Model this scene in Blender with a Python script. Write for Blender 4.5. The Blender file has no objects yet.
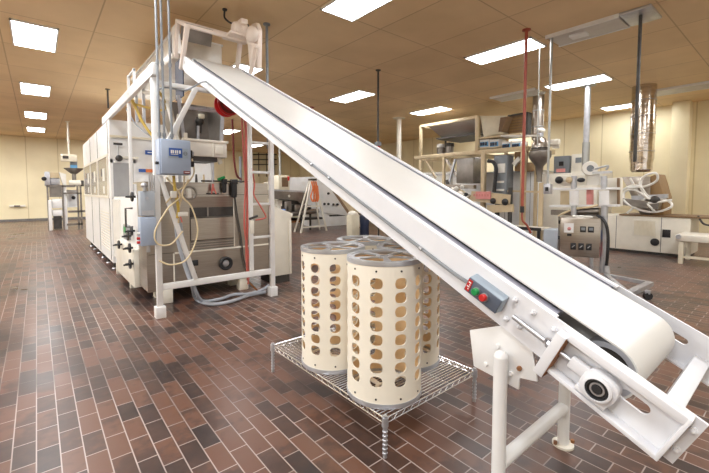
import bpy, bmesh, math, random
from mathutils import Vector, Matrix
random.seed(7)
scene = bpy.context.scene
COL = scene.collection
PI = math.pi

# ------------------------------------------------------------------ camera
FPX, CX, CY = 380.0, 354.5, 212.0
PITCH, YAW, EYE = math.radians(3.16), math.radians(39.86), 1.5
_st, _ct, _sp, _cp = math.sin(YAW), math.cos(YAW), math.sin(PITCH), math.cos(PITCH)
FW = Vector((_st*_cp, _ct*_cp, -_sp)); RT = Vector((_ct, -_st, 0)); UP = RT.cross(FW)
cd = bpy.data.cameras.new('camera'); cam = bpy.data.objects.new('camera', cd); COL.objects.link(cam)
cd.sensor_width = 36; cd.lens = FPX/709*36; cd.clip_end = 200; cd.clip_start = .05
cd.shift_y = -(236.5-CY)/709
cam.matrix_world = Matrix((
    (RT.x, UP.x, -FW.x, 0), (RT.y, UP.y, -FW.y, 0), (RT.z, UP.z, -FW.z, EYE), (0, 0, 0, 1)))
scene.camera = cam
def ray(x, y): return FW + (x-CX)/FPX*RT - (y-CY)/FPX*UP
def qx(x, y, X): r = ray(x, y); t = X/r.x; return Vector((X, t*r.y, EYE+t*r.z))
def qy(x, y, Y): r = ray(x, y); t = Y/r.y; return Vector((t*r.x, Y, EYE+t*r.z))
def qz(x, y, Z=0): r = ray(x, y); t = (Z-EYE)/r.z; return Vector((t*r.x, t*r.y, Z))

# ------------------------------------------------------------------ materials
def new_mat(name):
    m = bpy.data.materials.new(name); m.use_nodes = True
    return m, m.node_tree.nodes, m.node_tree.links, m.node_tree.nodes['Principled BSDF']
def paint(name, col, rough=.5, metal=0, var=.06, scale=6, bump=0, spec=.5, stretch=None, dirt=None, dirt_amt=.0):
    m, N, L, b = new_mat(name)
    tc = N.new('ShaderNodeTexCoord'); mp = N.new('ShaderNodeMapping')
    if stretch: mp.inputs['Scale'].default_value = stretch
    L.new(tc.outputs['Object'], mp.inputs['Vector'])
    nz = N.new('ShaderNodeTexNoise'); nz.inputs['Scale'].default_value = scale; nz.inputs['Detail'].default_value = 4
    L.new(mp.outputs['Vector'], nz.inputs['Vector'])
    rp = N.new('ShaderNodeValToRGB'); e = rp.color_ramp.elements
    e[0].position = .3; e[1].position = .7
    e[0].color = (*[max(0, c*(1-var*1.5)) for c in col], 1); e[1].color = (*[min(1, c*(1+var)) for c in col], 1)
    L.new(nz.outputs['Fac'], rp.inputs['Fac'])
    out = rp.outputs['Color']
    if dirt:
        n2 = N.new('ShaderNodeTexNoise'); n2.inputs['Scale'].default_value = 3.1; n2.inputs['Detail'].default_value = 6
        L.new(tc.outputs['Object'], n2.inputs['Vector'])
        r2 = N.new('ShaderNodeValToRGB'); r2.color_ramp.elements[0].position = .55; r2.color_ramp.elements[1].position = .8
        r2.color_ramp.elements[0].color = (0, 0, 0, 1); r2.color_ramp.elements[1].color = (dirt_amt,)*3+(1,)
        L.new(n2.outputs['Fac'], r2.inputs['Fac'])
        mx = N.new('ShaderNodeMixRGB'); mx.inputs['Color2'].default_value = (*dirt, 1)
        L.new(r2.outputs['Color'], mx.inputs['Fac']); L.new(out, mx.inputs['Color1']); out = mx.outputs['Color']
    L.new(out, b.inputs['Base Color'])
    b.inputs['Roughness'].default_value = rough; b.inputs['Metallic'].default_value = metal
    b.inputs['Specular IOR Level'].default_value = spec
    if bump:
        bp = N.new('ShaderNodeBump'); bp.inputs['Strength'].default_value = bump; bp.inputs['Distance'].default_value = .01
        L.new(nz.outputs['Fac'], bp.inputs['Height']); L.new(bp.outputs['Normal'], b.inputs['Normal'])
    return m
def glow(name, col, strength):
    m, N, L, b = new_mat(name)
    b.inputs['Base Color'].default_value = (*col, 1)
    b.inputs['Emission Color'].default_value = (*col, 1); b.inputs['Emission Strength'].default_value = strength
    return m
M = {}
M['white'] = paint('white enamel', (.80, .80, .79), .38, var=.03, dirt=(.55, .45, .33), dirt_amt=.35)
M['rail_white'] = paint('rail enamel', (.75, .76, .79), .35, var=.02, dirt=(.6, .55, .48), dirt_amt=.2)
M['belt'] = paint('belt white rubber', (.66, .65, .62), .45, var=.02, scale=3)
M['ivory'] = paint('ivory enamel', (.78, .74, .64), .42, var=.03, dirt=(.5, .38, .22), dirt_amt=.3)
M['cream'] = paint('cream enamel', (.74, .68, .53), .45, var=.04, dirt=(.4, .3, .2), dirt_amt=.3)
M['tan'] = paint('tan enamel', (.60, .48, .30), .5, var=.06)
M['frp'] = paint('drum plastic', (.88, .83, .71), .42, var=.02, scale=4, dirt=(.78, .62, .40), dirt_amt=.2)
M['amber'] = paint('drum inside glow tint', (.90, .68, .40), .45, var=.06, scale=4)  # warm glow of bounced light put into the inner wall colour
M['frp'].node_tree.nodes['Principled BSDF'].inputs['Subsurface Weight'].default_value = .0
M['steel'] = paint('brushed stainless', (.41, .365, .315), .28, .95, var=.08, scale=3, stretch=(1, 1, 30))
M['steel_dark'] = paint('dull darkened stainless', (.27, .245, .22), .38, .85, var=.12, scale=5)  # dull steel, its colour lowered to carry the hopper's shade as well
M['galv'] = paint('galvanised', (.52, .53, .56), .38, .8, var=.08, scale=12)
M['chrome'] = paint('chromed wire', (.72, .72, .74), .22, 1, var=.04)
M['duct'] = paint('shiny duct', (.62, .55, .48), .16, 1, var=.15, scale=5, bump=.6, stretch=(1, 1, 2.5))
M['alu'] = paint('rim aluminium', (.56, .58, .62), .36, .7, var=.05, scale=10)
M['bed'] = paint('bed plate grey', (.33, .33, .40), .45, .2, var=.04)
M['black'] = paint('black plastic', (.018, .018, .02), .45, var=.2)
M['dark'] = paint('dark steel', (.06, .055, .05), .5, .3, var=.2)
M['brown'] = paint('brown panel', (.20, .12, .06), .5, var=.1)
M['card'] = paint('brown board', (.27, .16, .065), .6, var=.08)
M['navy'] = paint('navy rubber', (.02, .03, .07), .5, var=.1)
M['bluegrey'] = paint('blue grey enamel', (.36, .43, .55), .4, var=.04)
M['bluegrey2'] = paint('pale blue grey enamel', (.42, .47, .53), .42, var=.05)
M['greybox'] = paint('grey enamel', (.20, .22, .24), .45, var=.05)
M['stationgrey'] = paint('station grey', (.09, .11, .15), .45, var=.06)
M['stationlight'] = paint('station light grey', (.33, .40, .47), .45, var=.06)
M['greytube'] = paint('grey flexible conduit', (.40, .43, .48), .45, var=.05)
M['conduitgrey'] = paint('grey rigid conduit', (.26, .28, .30), .4, .3, var=.06)
M['conduit'] = paint('steel conduit', (.42, .43, .42), .35, .8, var=.06)
M['blue'] = paint('blue plastic', (.02, .17, .62), .4, var=.08)
M['signblue'] = paint('sign blue', (.03, .10, .38), .5, var=.03)
M['skyblue'] = paint('light blue print', (.15, .42, .72), .5, var=.1)
M['red'] = paint('red enamel', (.55, .02, .02), .3, var=.1)
M['redhose'] = paint('red rubber', (.62, .15, .12), .45, var=.1)
M['redpipe'] = paint('red brown pipe', (.36, .075, .045), .45, var=.1)
M['pink'] = paint('faded pink print', (.70, .28, .26), .5, var=.1)
M['redpink'] = paint('faded red print', (.60, .20, .18), .5, var=.05)
M['darkred'] = paint('oxblood rubber', (.18, .015, .012), .45, var=.1)
M['green'] = paint('green plastic', (.01, .28, .07), .35, var=.05)
M['orange'] = paint('orange print', (.75, .20, .06), .5, var=.08)
M['yellow'] = paint('yellow hose', (.55, .38, .06), .4, var=.1)
M['beige'] = paint('beige hose', (.72, .60, .38), .4, var=.06)
M['whitehose'] = paint('white hose', (.78, .76, .70), .4, var=.04)
M['rust'] = paint('rusty steel', (.30, .13, .05), .8, var=.3, scale=20)
M['motor'] = paint('motor enamel', (.80, .70, .62), .42, var=.04)
M['glassy'] = paint('milky acrylic', (.74, .70, .62), .25, var=.06)
M['pane'] = paint('grey window acrylic', (.30, .29, .28), .12, .1, var=.15, scale=4)
M['meshgrey'] = paint('grey screen', (.36, .36, .36), .5, .2, var=.06)
M['trimgrey'] = paint('base grey', (.16, .15, .14), .6, var=.1)
M['sack'] = paint('cream cloth', (.70, .65, .50), .7, var=.05)
M['unlit'] = paint('unlit prismatic panel', (.58, .55, .50), .4, var=.04)
M['lamp'] = glow('lit diffuser', (.96, .98, 1), 5.0)

def floor_mat():
    m, N, L, b = new_mat('quarry tile paving')
    g = N.new('ShaderNodeNewGeometry'); s = N.new('ShaderNodeSeparateXYZ'); L.new(g.outputs['Position'], s.inputs[0])
    c = N.new('ShaderNodeCombineXYZ')
    ax = N.new('ShaderNodeMath'); ax.inputs[1].default_value = -.052; ay = N.new('ShaderNodeMath'); ay.inputs[1].default_value = .09
    L.new(s.outputs['X'], ax.inputs[0]); L.new(s.outputs['Y'], ay.inputs[0])
    L.new(ay.outputs[0], c.inputs['X']); L.new(ax.outputs[0], c.inputs['Y'])
    br = N.new('ShaderNodeTexBrick'); br.offset = .5; br.inputs['Scale'].default_value = 1
    br.inputs['Brick Width'].default_value = .241; br.inputs['Row Height'].default_value = .1065
    br.inputs['Mortar Size'].default_value = .0036; br.inputs['Mortar Smooth'].default_value = .25
    br.inputs['Color1'].default_value = (0, 0, 0, 1); br.inputs['Color2'].default_value = (1, 1, 1, 1); br.inputs['Mortar'].default_value = (.5, .5, .5, 1)
    L.new(c.outputs[0], br.inputs['Vector'])
    # patchy burnt zones shift the per-tile shade
    n1 = N.new('ShaderNodeTexNoise'); n1.inputs['Scale'].default_value = 1.1; n1.inputs['Detail'].default_value = 2
    L.new(g.outputs['Position'], n1.inputs['Vector'])
    n2 = N.new('ShaderNodeTexNoise'); n2.inputs['Scale'].default_value = 13; n2.inputs['Detail'].default_value = 5
    L.new(g.outputs['Position'], n2.inputs['Vector'])
    sum1 = N.new('ShaderNodeMath'); sum1.operation = 'MULTIPLY_ADD'; sum1.inputs[1].default_value = .45
    L.new(br.outputs['Color'], sum1.inputs[0]); L.new(n1.outputs['Fac'], sum1.inputs[2])
    sum2 = N.new('ShaderNodeMath'); sum2.operation = 'MULTIPLY_ADD'; sum2.inputs[1].default_value = .40
    L.new(n2.outputs['Fac'], sum2.inputs[0]); L.new(sum1.outputs[0], sum2.inputs[2])
    rp = N.new('ShaderNodeValToRGB'); cr = rp.color_ramp
    cr.elements[0].position = .50; cr.elements[0].color = (.022, .017, .020, 1)
    cr.elements[1].position = 1.0; cr.elements[1].color = (.140, .066, .043, 1)
    e = cr.elements.new(.70); e.color = (.046, .028, .024, 1)
    e = cr.elements.new(.90); e.color = (.080, .042, .031, 1)
    L.new(sum2.outputs[0], rp.inputs['Fac'])
    n3 = N.new('ShaderNodeTexNoise'); n3.inputs['Scale'].default_value = .55; n3.inputs['Detail'].default_value = 3
    L.new(g.outputs['Position'], n3.inputs['Vector'])
    r3 = N.new('ShaderNodeValToRGB'); r3.color_ramp.elements[0].position = .40; r3.color_ramp.elements[1].position = .56
    r3.color_ramp.elements[0].color = (.10, .072, .062, 1); r3.color_ramp.elements[1].color = (.42, .35, .32, 1); L.new(n3.outputs['Fac'], r3.inputs['Fac'])
    mx = N.new('ShaderNodeMixRGB'); L.new(r3.outputs['Color'], mx.inputs['Color2'])
    L.new(br.outputs['Fac'], mx.inputs['Fac']); L.new(rp.outputs['Color'], mx.inputs['Color1'])
    L.new(mx.outputs['Color'], b.inputs['Base Color'])
    rr = N.new('ShaderNodeMapRange'); rr.inputs['To Min'].default_value = .22; rr.inputs['To Max'].default_value = .42
    L.new(n1.outputs['Fac'], rr.inputs['Value']); L.new(rr.outputs[0], b.inputs['Roughness'])
    b.inputs['Specular IOR Level'].default_value = .6
    inv = N.new('ShaderNodeMath'); inv.operation = 'SUBTRACT'; inv.inputs[0].default_value = 1; L.new(br.outputs['Fac'], inv.inputs[1])
    h = N.new('ShaderNodeMath'); h.operation = 'MULTIPLY_ADD'; h.inputs[1].default_value = .25; L.new(n2.outputs['Fac'], h.inputs[0]); L.new(inv.outputs[0], h.inputs[2])
    bp = N.new('ShaderNodeBump'); bp.inputs['Strength'].default_value = .35; bp.inputs['Distance'].default_value = .004
    L.new(h.outputs[0], bp.inputs['Height']); L.new(bp.outputs['Normal'], b.inputs['Normal'])
    return m
def grid_mat(name, col, seam, ua, va, w, h, off=(0, 0), mortar=.008, rough=.6, var=.08, nscale=1.5):
    m, N, L, b = new_mat(name)
    g = N.new('ShaderNodeNewGeometry'); s = N.new('ShaderNodeSeparateXYZ'); L.new(g.outputs['Position'], s.inputs[0])
    c = N.new('ShaderNodeCombineXYZ')
    for ax, k, o in ((ua, 'X', off[0]), (va, 'Y', off[1])):
        a = N.new('ShaderNodeMath'); a.inputs[1].default_value = o; L.new(s.outputs[ax], a.inputs[0]); L.new(a.outputs[0], c.inputs[k])
    br = N.new('ShaderNodeTexBrick'); br.offset = 0; br.inputs['Scale'].default_value = 1
    br.inputs['Brick Width'].default_value = w; br.inputs['Row Height'].default_value = h
    br.inputs['Mortar Size'].default_value = mortar; br.inputs['Mortar Smooth'].default_value = .3
    lo = tuple(x*(1-var) for x in col); hi = tuple(min(1, x*(1+var)) for x in col)
    br.inputs['Color1'].default_value = (*lo, 1); br.inputs['Color2'].default_value = (*hi, 1); br.inputs['Mortar'].default_value = (*seam, 1)
    L.new(c.outputs[0], br.inputs['Vector'])
    nz = N.new('ShaderNodeTexNoise'); nz.inputs['Scale'].default_value = nscale; nz.inputs['Detail'].default_value = 5; L.new(g.outputs['Position'], nz.inputs['Vector'])
    rp = N.new('ShaderNodeValToRGB'); rp.color_ramp.elements[0].position = .3; rp.color_ramp.elements[1].position = .7
    rp.color_ramp.elements[0].color = (.86, .84, .80, 1); rp.color_ramp.elements[1].color = (1, 1, 1, 1); L.new(nz.outputs['Fac'], rp.inputs['Fac'])
    mx = N.new('ShaderNodeMixRGB'); mx.blend_type = 'MULTIPLY'; mx.inputs['Fac'].default_value = 1
    L.new(br.outputs['Color'], mx.inputs['Color1']); L.new(rp.outputs['Color'], mx.inputs['Color2']); L.new(mx.outputs['Color'], b.inputs['Base Color'])
    b.inputs['Roughness'].default_value = rough; b.inputs['Specular IOR Level'].default_value = .3
    return m
M['floor'] = floor_mat()
M['ceiling'] = grid_mat('ceiling board', (.84, .64, .385), (.60, .43, .25), 'X', 'Y', 1.22, 1.6, (-.84, .08), .012, .7, .05, .9)
M['wall'] = grid_mat('cream wall panel', (.88, .785, .54), (.66, .56, .34), 'X', 'Z', 1.25, 20, (.35, 1), .02, .5, .03, .8)
M['wallr'] = grid_mat('cream side wall panel', (.88, .785, .54), (.66, .56, .34), 'Y', 'Z', 1.25, 20, (.2, 1), .02, .5, .03, .8)

# ------------------------------------------------------------------ mesh builder
def spline(pts, n=6):
    pts = [Vector(p) for p in pts]
    if len(pts) < 3: return pts
    P = [pts[0]*2-pts[1]] + pts + [pts[-1]*2-pts[-2]]
    out = []
    for i in range(1, len(P)-2):
        a, b, c, d = P[i-1:i+3]
        for k in range(n):
            t = k/n
            out.append(.5*((2*b)+(c-a)*t+(2*a-5*b+4*c-d)*t*t+(3*b-a-3*c+d)*t**3))
    out.append(pts[-1]); return out
class MB:
    def __init__(self, mat=None):
        self.bm = bmesh.new(); self.mats = []; self.mi = 0
        if mat: self.use(mat)
    def use(self, mat):
        mat = M[mat] if isinstance(mat, str) else mat
        if mat not in self.mats: self.mats.append(mat)
        self.mi = self.mats.index(mat); return self
    def _face(self, vs):
        try: f = self.bm.faces.new(vs); f.material_index = self.mi; return f
        except ValueError: return None
    def hexa(self, p, bev=0):
        v = [self.bm.verts.new(q) for q in p]
        fs = [self._face([v[i] for i in q]) for q in ((0, 3, 2, 1), (4, 5, 6, 7), (0, 1, 5, 4), (1, 2, 6, 5), (2, 3, 7, 6), (3, 0, 4, 7))]
        bmesh.ops.recalc_face_normals(self.bm, faces=[f for f in fs if f])
        if bev:
            es = list({e for f in fs for e in f.edges})
            r = bmesh.ops.bevel(self.bm, geom=es, offset=bev, segments=2, profile=.5, affect='EDGES', clamp_overlap=True)
            for f in r['faces']: f.material_index = self.mi
        return self
    def box(self, x0, x1, y0, y1, z0, z1, bev=0):
        if x0 > x1: x0, x1 = x1, x0
        if y0 > y1: y0, y1 = y1, y0
        if z0 > z1: z0, z1 = z1, z0
        return self.hexa([(x0, y0, z0), (x1, y0, z0), (x1, y1, z0), (x0, y1, z0), (x0, y0, z1), (x1, y0, z1), (x1, y1, z1), (x0, y1, z1)], bev)
    def beam(self, p0, p1, w, h=None, bev=0, up=(0, 0, 1)):
        p0, p1 = Vector(p0), Vector(p1); h = h or w
        d = (p1-p0).normalized(); u = Vector(up)
        if abs(d.dot(u)) > .95: u = Vector((0, 1, 0))
        a = d.cross(u).normalized(); b = a.cross(d).normalized()
        a *= w/2; b *= h/2
        return self.hexa([p0-a-b, p0+a-b, p0+a+b, p0-a+b, p1-a-b, p1+a-b, p1+a+b, p1-a+b], bev)
    def prism(self, pts, vec, bev=0):
        pts = [Vector(p) for p in pts]; vec = Vector(vec)
        a = [self.bm.verts.new(p) for p in pts]; b = [self.bm.verts.new(p+vec) for p in pts]
        fs = [self._face(a[::-1]), self._face(b)]
        n = len(a)
        for i in range(n): fs.append(self._face([a[i], a[(i+1) % n], b[(i+1) % n], b[i]]))
        bmesh.ops.recalc_face_normals(self.bm, faces=[f for f in fs if f])
        if bev:
            es = list({e for f in fs if f for e in f.edges})
            r = bmesh.ops.bevel(self.bm, geom=es, offset=bev, segments=2, profile=.5, affect='EDGES', clamp_overlap=True)
            for f in r['faces']: f.material_index = self.mi
        return self
    def _frame(self, d):
        d = d.normalized(); u = Vector((0, 0, 1)) if abs(d.z) < .9 else Vector((1, 0, 0))
        a = d.cross(u).normalized(); return a, d.cross(a).normalized()
    def cyl(self, p0, p1, r, r1=None, seg=16, caps=True):
        p0, p1 = Vector(p0), Vector(p1); r1 = r if r1 is None else r1
        a, b = self._frame(p1-p0)
        A = []; B = []
        for i in range(seg):
            t = 2*PI*i/seg; q = a*math.cos(t)+b*math.sin(t)
            A.append(self.bm.verts.new(p0+q*r)); B.append(self.bm.verts.new(p1+q*r1))
        fs = [self._face([A[i], A[(i+1) % seg], B[(i+1) % seg], B[i]]) for i in range(seg)]
        if caps: fs += [self._face(A[::-1]), self._face(B)]
        bmesh.ops.recalc_face_normals(self.bm, faces=[f for f in fs if f])
        return self
    def tube(self, pts, r, seg=8, n=6, smooth=True):
        P = spline(pts, n) if smooth else [Vector(p) for p in pts]
        P = [p for i, p in enumerate(P) if i == 0 or (p-P[i-1]).length > 1e-6]
        a, b = self._frame(P[1]-P[0]); rings = []
        for i, p in enumerate(P):
            d = (P[min(i+1, len(P)-1)]-P[max(i-1, 0)]).normalized()
            a = (a-d*a.dot(d)).normalized(); b = d.cross(a)
            rings.append([self.bm.verts.new(p+(a*math.cos(2*PI*k/seg)+b*math.sin(2*PI*k/seg))*r) for k in range(seg)])
        fs = []
        for q, w in zip(rings, rings[1:]):
            for k in range(seg): fs.append(self._face([q[k], q[(k+1) % seg], w[(k+1) % seg], w[k]]))
        fs += [self._face(rings[0][::-1]), self._face(rings[-1])]
        bmesh.ops.recalc_face_normals(self.bm, faces=[f for f in fs if f])
        return self
    def lathe(self, c, prof, axis=(0, 0, 1), seg=32, closed=True):
        c = Vector(c); d = Vector(axis).normalized(); a, b = self._frame(d); rings = []
        for r, z in prof:
            rings.append([self.bm.verts.new(c+d*z+(a*math.cos(2*PI*k/seg)+b*math.sin(2*PI*k/seg))*max(r, 1e-4)) for k in range(seg)])
        fs = []
        m = len(rings)
        for i in range(m if closed else m-1):
            q, w = rings[i], rings[(i+1) % m]
            for k in range(seg): fs.append(self._face([q[k], q[(k+1) % seg], w[(k+1) % seg], w[k]]))
        bmesh.ops.recalc_face_normals(self.bm, faces=[f for f in fs if f])
        return self
    def ball(self, c, r, sx=1, sy=1, sz=1, seg=14):
        mat = Matrix.Translation(c) @ Matrix.Diagonal((sx, sy, sz, 1))
        r_ = bmesh.ops.create_uvsphere(self.bm, u_segments=seg, v_segments=max(6, seg//2), radius=r, matrix=mat)
        for f in {f for v in r_['verts'] for f in v.link_faces}: f.material_index = self.mi
        return self
    def build(self, name, parent=None, ang=38):
        if parent is not None:
            o0 = parent
            while o0.parent: o0 = o0.parent
            org = o0.location.copy()
        else:
            vs = [v.co for v in self.bm.verts]
            org = Vector(((min(v.x for v in vs)+max(v.x for v in vs))/2, (min(v.y for v in vs)+max(v.y for v in vs))/2, min(v.z for v in vs)))
        bmesh.ops.translate(self.bm, verts=self.bm.verts, vec=-org)
        me = bpy.data.meshes.new(name); self.bm.to_mesh(me); self.bm.free()
        for m in self.mats: me.materials.append(m)
        me.polygons.foreach_set('use_smooth', [True]*len(me.polygons))
        me.set_sharp_from_angle(angle=math.radians(ang))
        o = bpy.data.objects.new(name, me); COL.objects.link(o)
        if parent is not None: o.parent = parent
        else: o.location = org
        return o
def tag(o, label, cat, group=None, kind=None):
    o['label'] = label; o['category'] = cat
    if group: o['group'] = group
    if kind: o['kind'] = kind
    return o
def thing(name, label, cat, loc=(0, 0, 0), group=None):
    o = bpy.data.objects.new(name, None); COL.objects.link(o); o.location = Vector(loc); o.empty_display_size = .1
    return tag(o, label, cat, group)
def struct(mb, name):
    o = mb.build(name); o['kind'] = 'structure'; return o
def copy_tree(o, parent=None):
    c = o.copy(); COL.objects.link(c); c.parent = parent
    for ch in list(o.children): copy_tree(ch, c)
    return c
CEIL = 4.2
XR, YF = 15.4, 25.0

# ------------------------------------------------------------------ the room
struct(MB('floor').box(-9, XR+.2, -5, YF+.2, -.12, 0), 'floor')
struct(MB('ceiling').box(-9, XR+.2, -5, YF+.2, CEIL, CEIL+.12), 'ceiling')
struct(MB('wall').box(-9, XR+.2, YF, YF+.2, 0, CEIL), 'wall_far')
struct(MB('wallr').box(XR, XR+.2, -5, YF, 0, CEIL), 'wall_right')
struct(MB('wallr').box(-9.2, -9, -5, YF, 0, CEIL), 'wall_left')
wn = MB('wall')
wn.box(-9.2, -4, -5.2, -5, 0, CEIL).box(9, XR+.2, -5.2, -5, 0, CEIL).box(-4, 9, -5.2, -5, 3.7, CEIL).box(-4, 9, -5.2, -5, 0, .6)  # opening added out of view to go with the front fill lamp
struct(wn, 'wall_near')
struct(MB('trimgrey').box(-9, XR, YF-.025, YF, 0, .12), 'baseboard_far')
struct(MB('trimgrey').box(XR-.025, XR, -5, YF-.025, 0, .12), 'baseboard_right')
p = qx(680, 160, XR-.3)
struct(MB('wallr').box(XR-.42, XR, p.y-.2, p.y+.22, 0, CEIL, .01), 'trim_1')

# ceiling lights
def ceiling_light(x, y, label, lit=True):
    t = thing('ceiling_light', label, 'ceiling light', (x, y, CEIL), 'fluorescent ceiling lights')
    w, l = .31, .68
    f = MB('white')
    f.box(x-w, x+w, y-l, y-l+.025, CEIL-.03, CEIL); f.box(x-w, x+w, y+l-.025, y+l, CEIL-.03, CEIL)
    f.box(x-w, x-w+.025, y-l, y+l, CEIL-.03, CEIL); f.box(x+w-.025, x+w, y-l, y+l, CEIL-.03, CEIL)
    f.build('frame', t)
    MB('lamp').box(x-w+.025, x+w-.025, y-l+.025, y+l-.025, CEIL-.024, CEIL-.004).build('diffuser', t)
LIGHTS = [
    (.07, 8.80, 'largest lit ceiling light panel in the row left of the pipes'),
    (.07, 13.3, 'lit ceiling light panel, second back in the row left of the pipes'),
    (.07, 17.7, 'lit ceiling light panel, third back in the row left of the pipes'),
    (.07, 21.8, 'small far lit ceiling light in front of the cream end wall, above the aisle'),
    (3.62, 4.08, 'large lit ceiling light panel cut off by the top edge of the photo'),
    (3.62, 8.5, 'sliver of lit ceiling light beside the motor at the top of the belt'),
    (7.03, 3.92, 'bright long ceiling light next to the unlit grey panel and red pipe'),
    (7.0, 8.5, 'lit ceiling light just above the middle of the inclined white belt'),
    (7.0, 12.9, 'lit ceiling light peeping over the belt edge below the dark rod'),
    (6.75, 17.0, 'lit ceiling light seen beneath the conveyor by the red hose reel'),
    (10.4, 3.82, 'lit ceiling light with a grey conduit pole under its end'),
    (10.25, 8.3, 'lit ceiling light above the tan platform machine'),
    (10.0, 21.3, 'lit ceiling light seen between the white ladder rails'),
    (14.4, 3.8, 'lit ceiling light nearest the right wall, passing behind the dark shiny duct'),
]
for a in LIGHTS: ceiling_light(*a)
for x, y in ((.07, 4.4), (.07, 0), (3.62, -.3), (7.0, -.5), (10.4, -.6), (-3.4, 4.4), (-3.4, 8.8), (-3.4, 13.3), (-3.4, 17.7), (-3.4, 0), (-3.4, 22), (-6.8, 4.4), (-6.8, 8.8), (-6.8, 13.3), (-6.8, 20), (3.62, 12.9), (3.62, 17.3), (3.62, 21.7), (14.4, -.6), (14.2, 8.3)):  # unseen lamps added along the ceiling grid for fill, stronger left and back
    ld = bpy.data.lights.new('added ceiling fill', 'AREA'); ld.shape = 'RECTANGLE'; ld.size = .6; ld.size_y = 1.3; ld.energy = 40 if x < -1 or (y > 10 and x < 5) else 21; ld.color = (.96, .98, 1)
    lo = bpy.data.objects.new('added ceiling fill', ld); COL.objects.link(lo); lo.location = (x, y, CEIL-.05)

def unlit_panel(x0, x1, y0, y1, label, tagbox=False):
    t = thing('ceiling_panel', label, 'ceiling panel', ((x0+x1)/2, (y0+y1)/2, CEIL), 'unlit ceiling panels')
    f = MB('unlit').box(x0, x1, y0, y1, CEIL-.05, CEIL, .01); f.build('panel', t)
    f = MB('white')
    f.box(x0-.02, x0+.015, y0-.02, y1+.02, CEIL-.06, CEIL); f.box(x1-.015, x1+.02, y0-.02, y1+.02, CEIL-.06, CEIL)
    f.build('frame', t)
    if tagbox:
        MB('white').box(x0+.15, x0+.34, y1-.55, y1-.30, CEIL-.085, CEIL-.05, .005).build('junction_plate', t)
        MB('galv').box(x0-.02, x1+.05, y0-.42, y0-.02, CEIL-.04, CEIL, .01).build('end_cap', t)
unlit_panel(6.9, 7.45, 2.0, 3.05, 'long grey white unlit panel on the ceiling ending at the dark rod', True)
unlit_panel(10.1, 10.7, 4.75, 6.0, 'dim unlit ceiling panel above the blue boxed shelves')
unlit_panel(12.75, 13.4, .9, 3.05, 'dim unlit ceiling panel running out of the right edge of the photo')

# ceiling drops
def drop(name, label, cat, x, y, z0, r, mat, extra=None):
    t = thing(name, label, cat, (x, y, CEIL))
    MB(mat).cyl((x, y, z0), (x, y, CEIL), r, seg=12).build('pipe', t)
    MB(mat).lathe((x, y, CEIL-.03), [(r, 0), (r*2.6, .012), (r*2.6, .03), (r, .03)], seg=14).build('ceiling_flange', t)
    return t
drop('ceiling_rod', 'dark grey pipe dropping from the ceiling right of the conveyor motor', 'pipe', 2.95, 5.75, 2.2, .022, 'greybox')
t = drop('ceiling_rod', 'thin dark rod hanging from the ceiling to a red lamp over the belt', 'pipe', 5.95, 6.3, 2.55, .022, 'dark')
MB('red').lathe((5.95, 6.3, 2.35), [(.001, 0), (.06, .02), (.07, .1), (.04, .17), (.02, .2)], seg=14).use('greybox').lathe((5.95, 6.3, 2.5), [(.03, 0), (.08, .02), (.08, .09), (.02, .12)], seg=14).build('beacon', t)
t = drop('air_drop_pipe', 'red brown air pipe hanging from the ceiling past the platform end', 'pipe', 6.39, 3.16, 1.15, .026, 'redpipe')
h = MB('redpipe').tube([(6.39, 3.16, 1.18), (6.39, 3.15, 1.0), (6.44, 3.10, .92), (6.5, 3.05, .78)], .018); h.build('hose_tail', t)
MB('black').cyl((6.39, 3.16, 1.13), (6.39, 3.16, 1.24), .035).build('coupling', t)
t = drop('conduit_drop', 'grey metal conduit hanging from the ceiling to a small switch', 'pipe', 6.96, 2.99, 1.62, .02, 'conduit')
MB('galv').box(6.9, 7.0, 2.92, 3.04, 1.45, 1.63, .008).use('black').box(6.885, 6.9, 2.95, 3.0, 1.5, 1.57).build('switch_box', t)
drop('ceiling_wire', 'thin cable hanging from the ceiling just left of the grey conduit', 'cable', 7.2, 3.3, 2.3, .01, 'conduit')
drop('ceiling_rod', 'black rod hanging in front of the shiny exhaust duct', 'pipe', 7.12, 1.76, 1.95, .024, 'dark')
t = drop('conduit_pole', 'pale grey pole from the ceiling down to the white line cabinets', 'pipe', 10.9, 3.75, 2.1, .07, 'galv')
MB('conduit').cyl((10.9, 3.75, 2.02), (10.9, 3.75, 2.75), .085, seg=16).build('sleeve', t)
drop('support_pole', 'thick white pole rising behind the belt to the ceiling', 'post', 10.39, 9.87, .0, .09, 'ivory')
drop('ceiling_rod', 'short red rod at the ceiling above the belt middle', 'pipe', 6.9, 10.4, 3.2, .03, 'redpipe')
q = qz(107.6, 89, CEIL); drop('ceiling_rod', 'small dark rod at the ceiling above the white housing', 'pipe', q.x, q.y, 3.7, .022, 'dark')
q = qy(67.5, 122, 18.6)
t = drop('hanging_switch_box', 'small box on a thin pole hanging before the cream end wall', 'box', q.x, 18.6, 2.9, .03, 'ivory')
MB('cream').box(q.x-.26, q.x+.24, 18.5, 18.7, 2.65, 2.93, .01).use('dark').box(q.x-.2, q.x-.02, 18.48, 18.5, 2.75, 2.86).build('box', t)
t = thing('motor_cable', 'black cable curving from the ceiling to the conveyor motor', 'cable', (2.25, 5.69, CEIL))
MB('black').tube([(2.24, 5.69, CEIL), (2.24, 5.7, 4.08), (2.27, 5.55, 3.96), (2.32, 5.47, 3.95)], .014).lathe((2.24, 5.69, CEIL-.025), [(.0, 0), (.035, .005), (.035, .025), (0, .025)], seg=12).build('cable', t)

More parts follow.
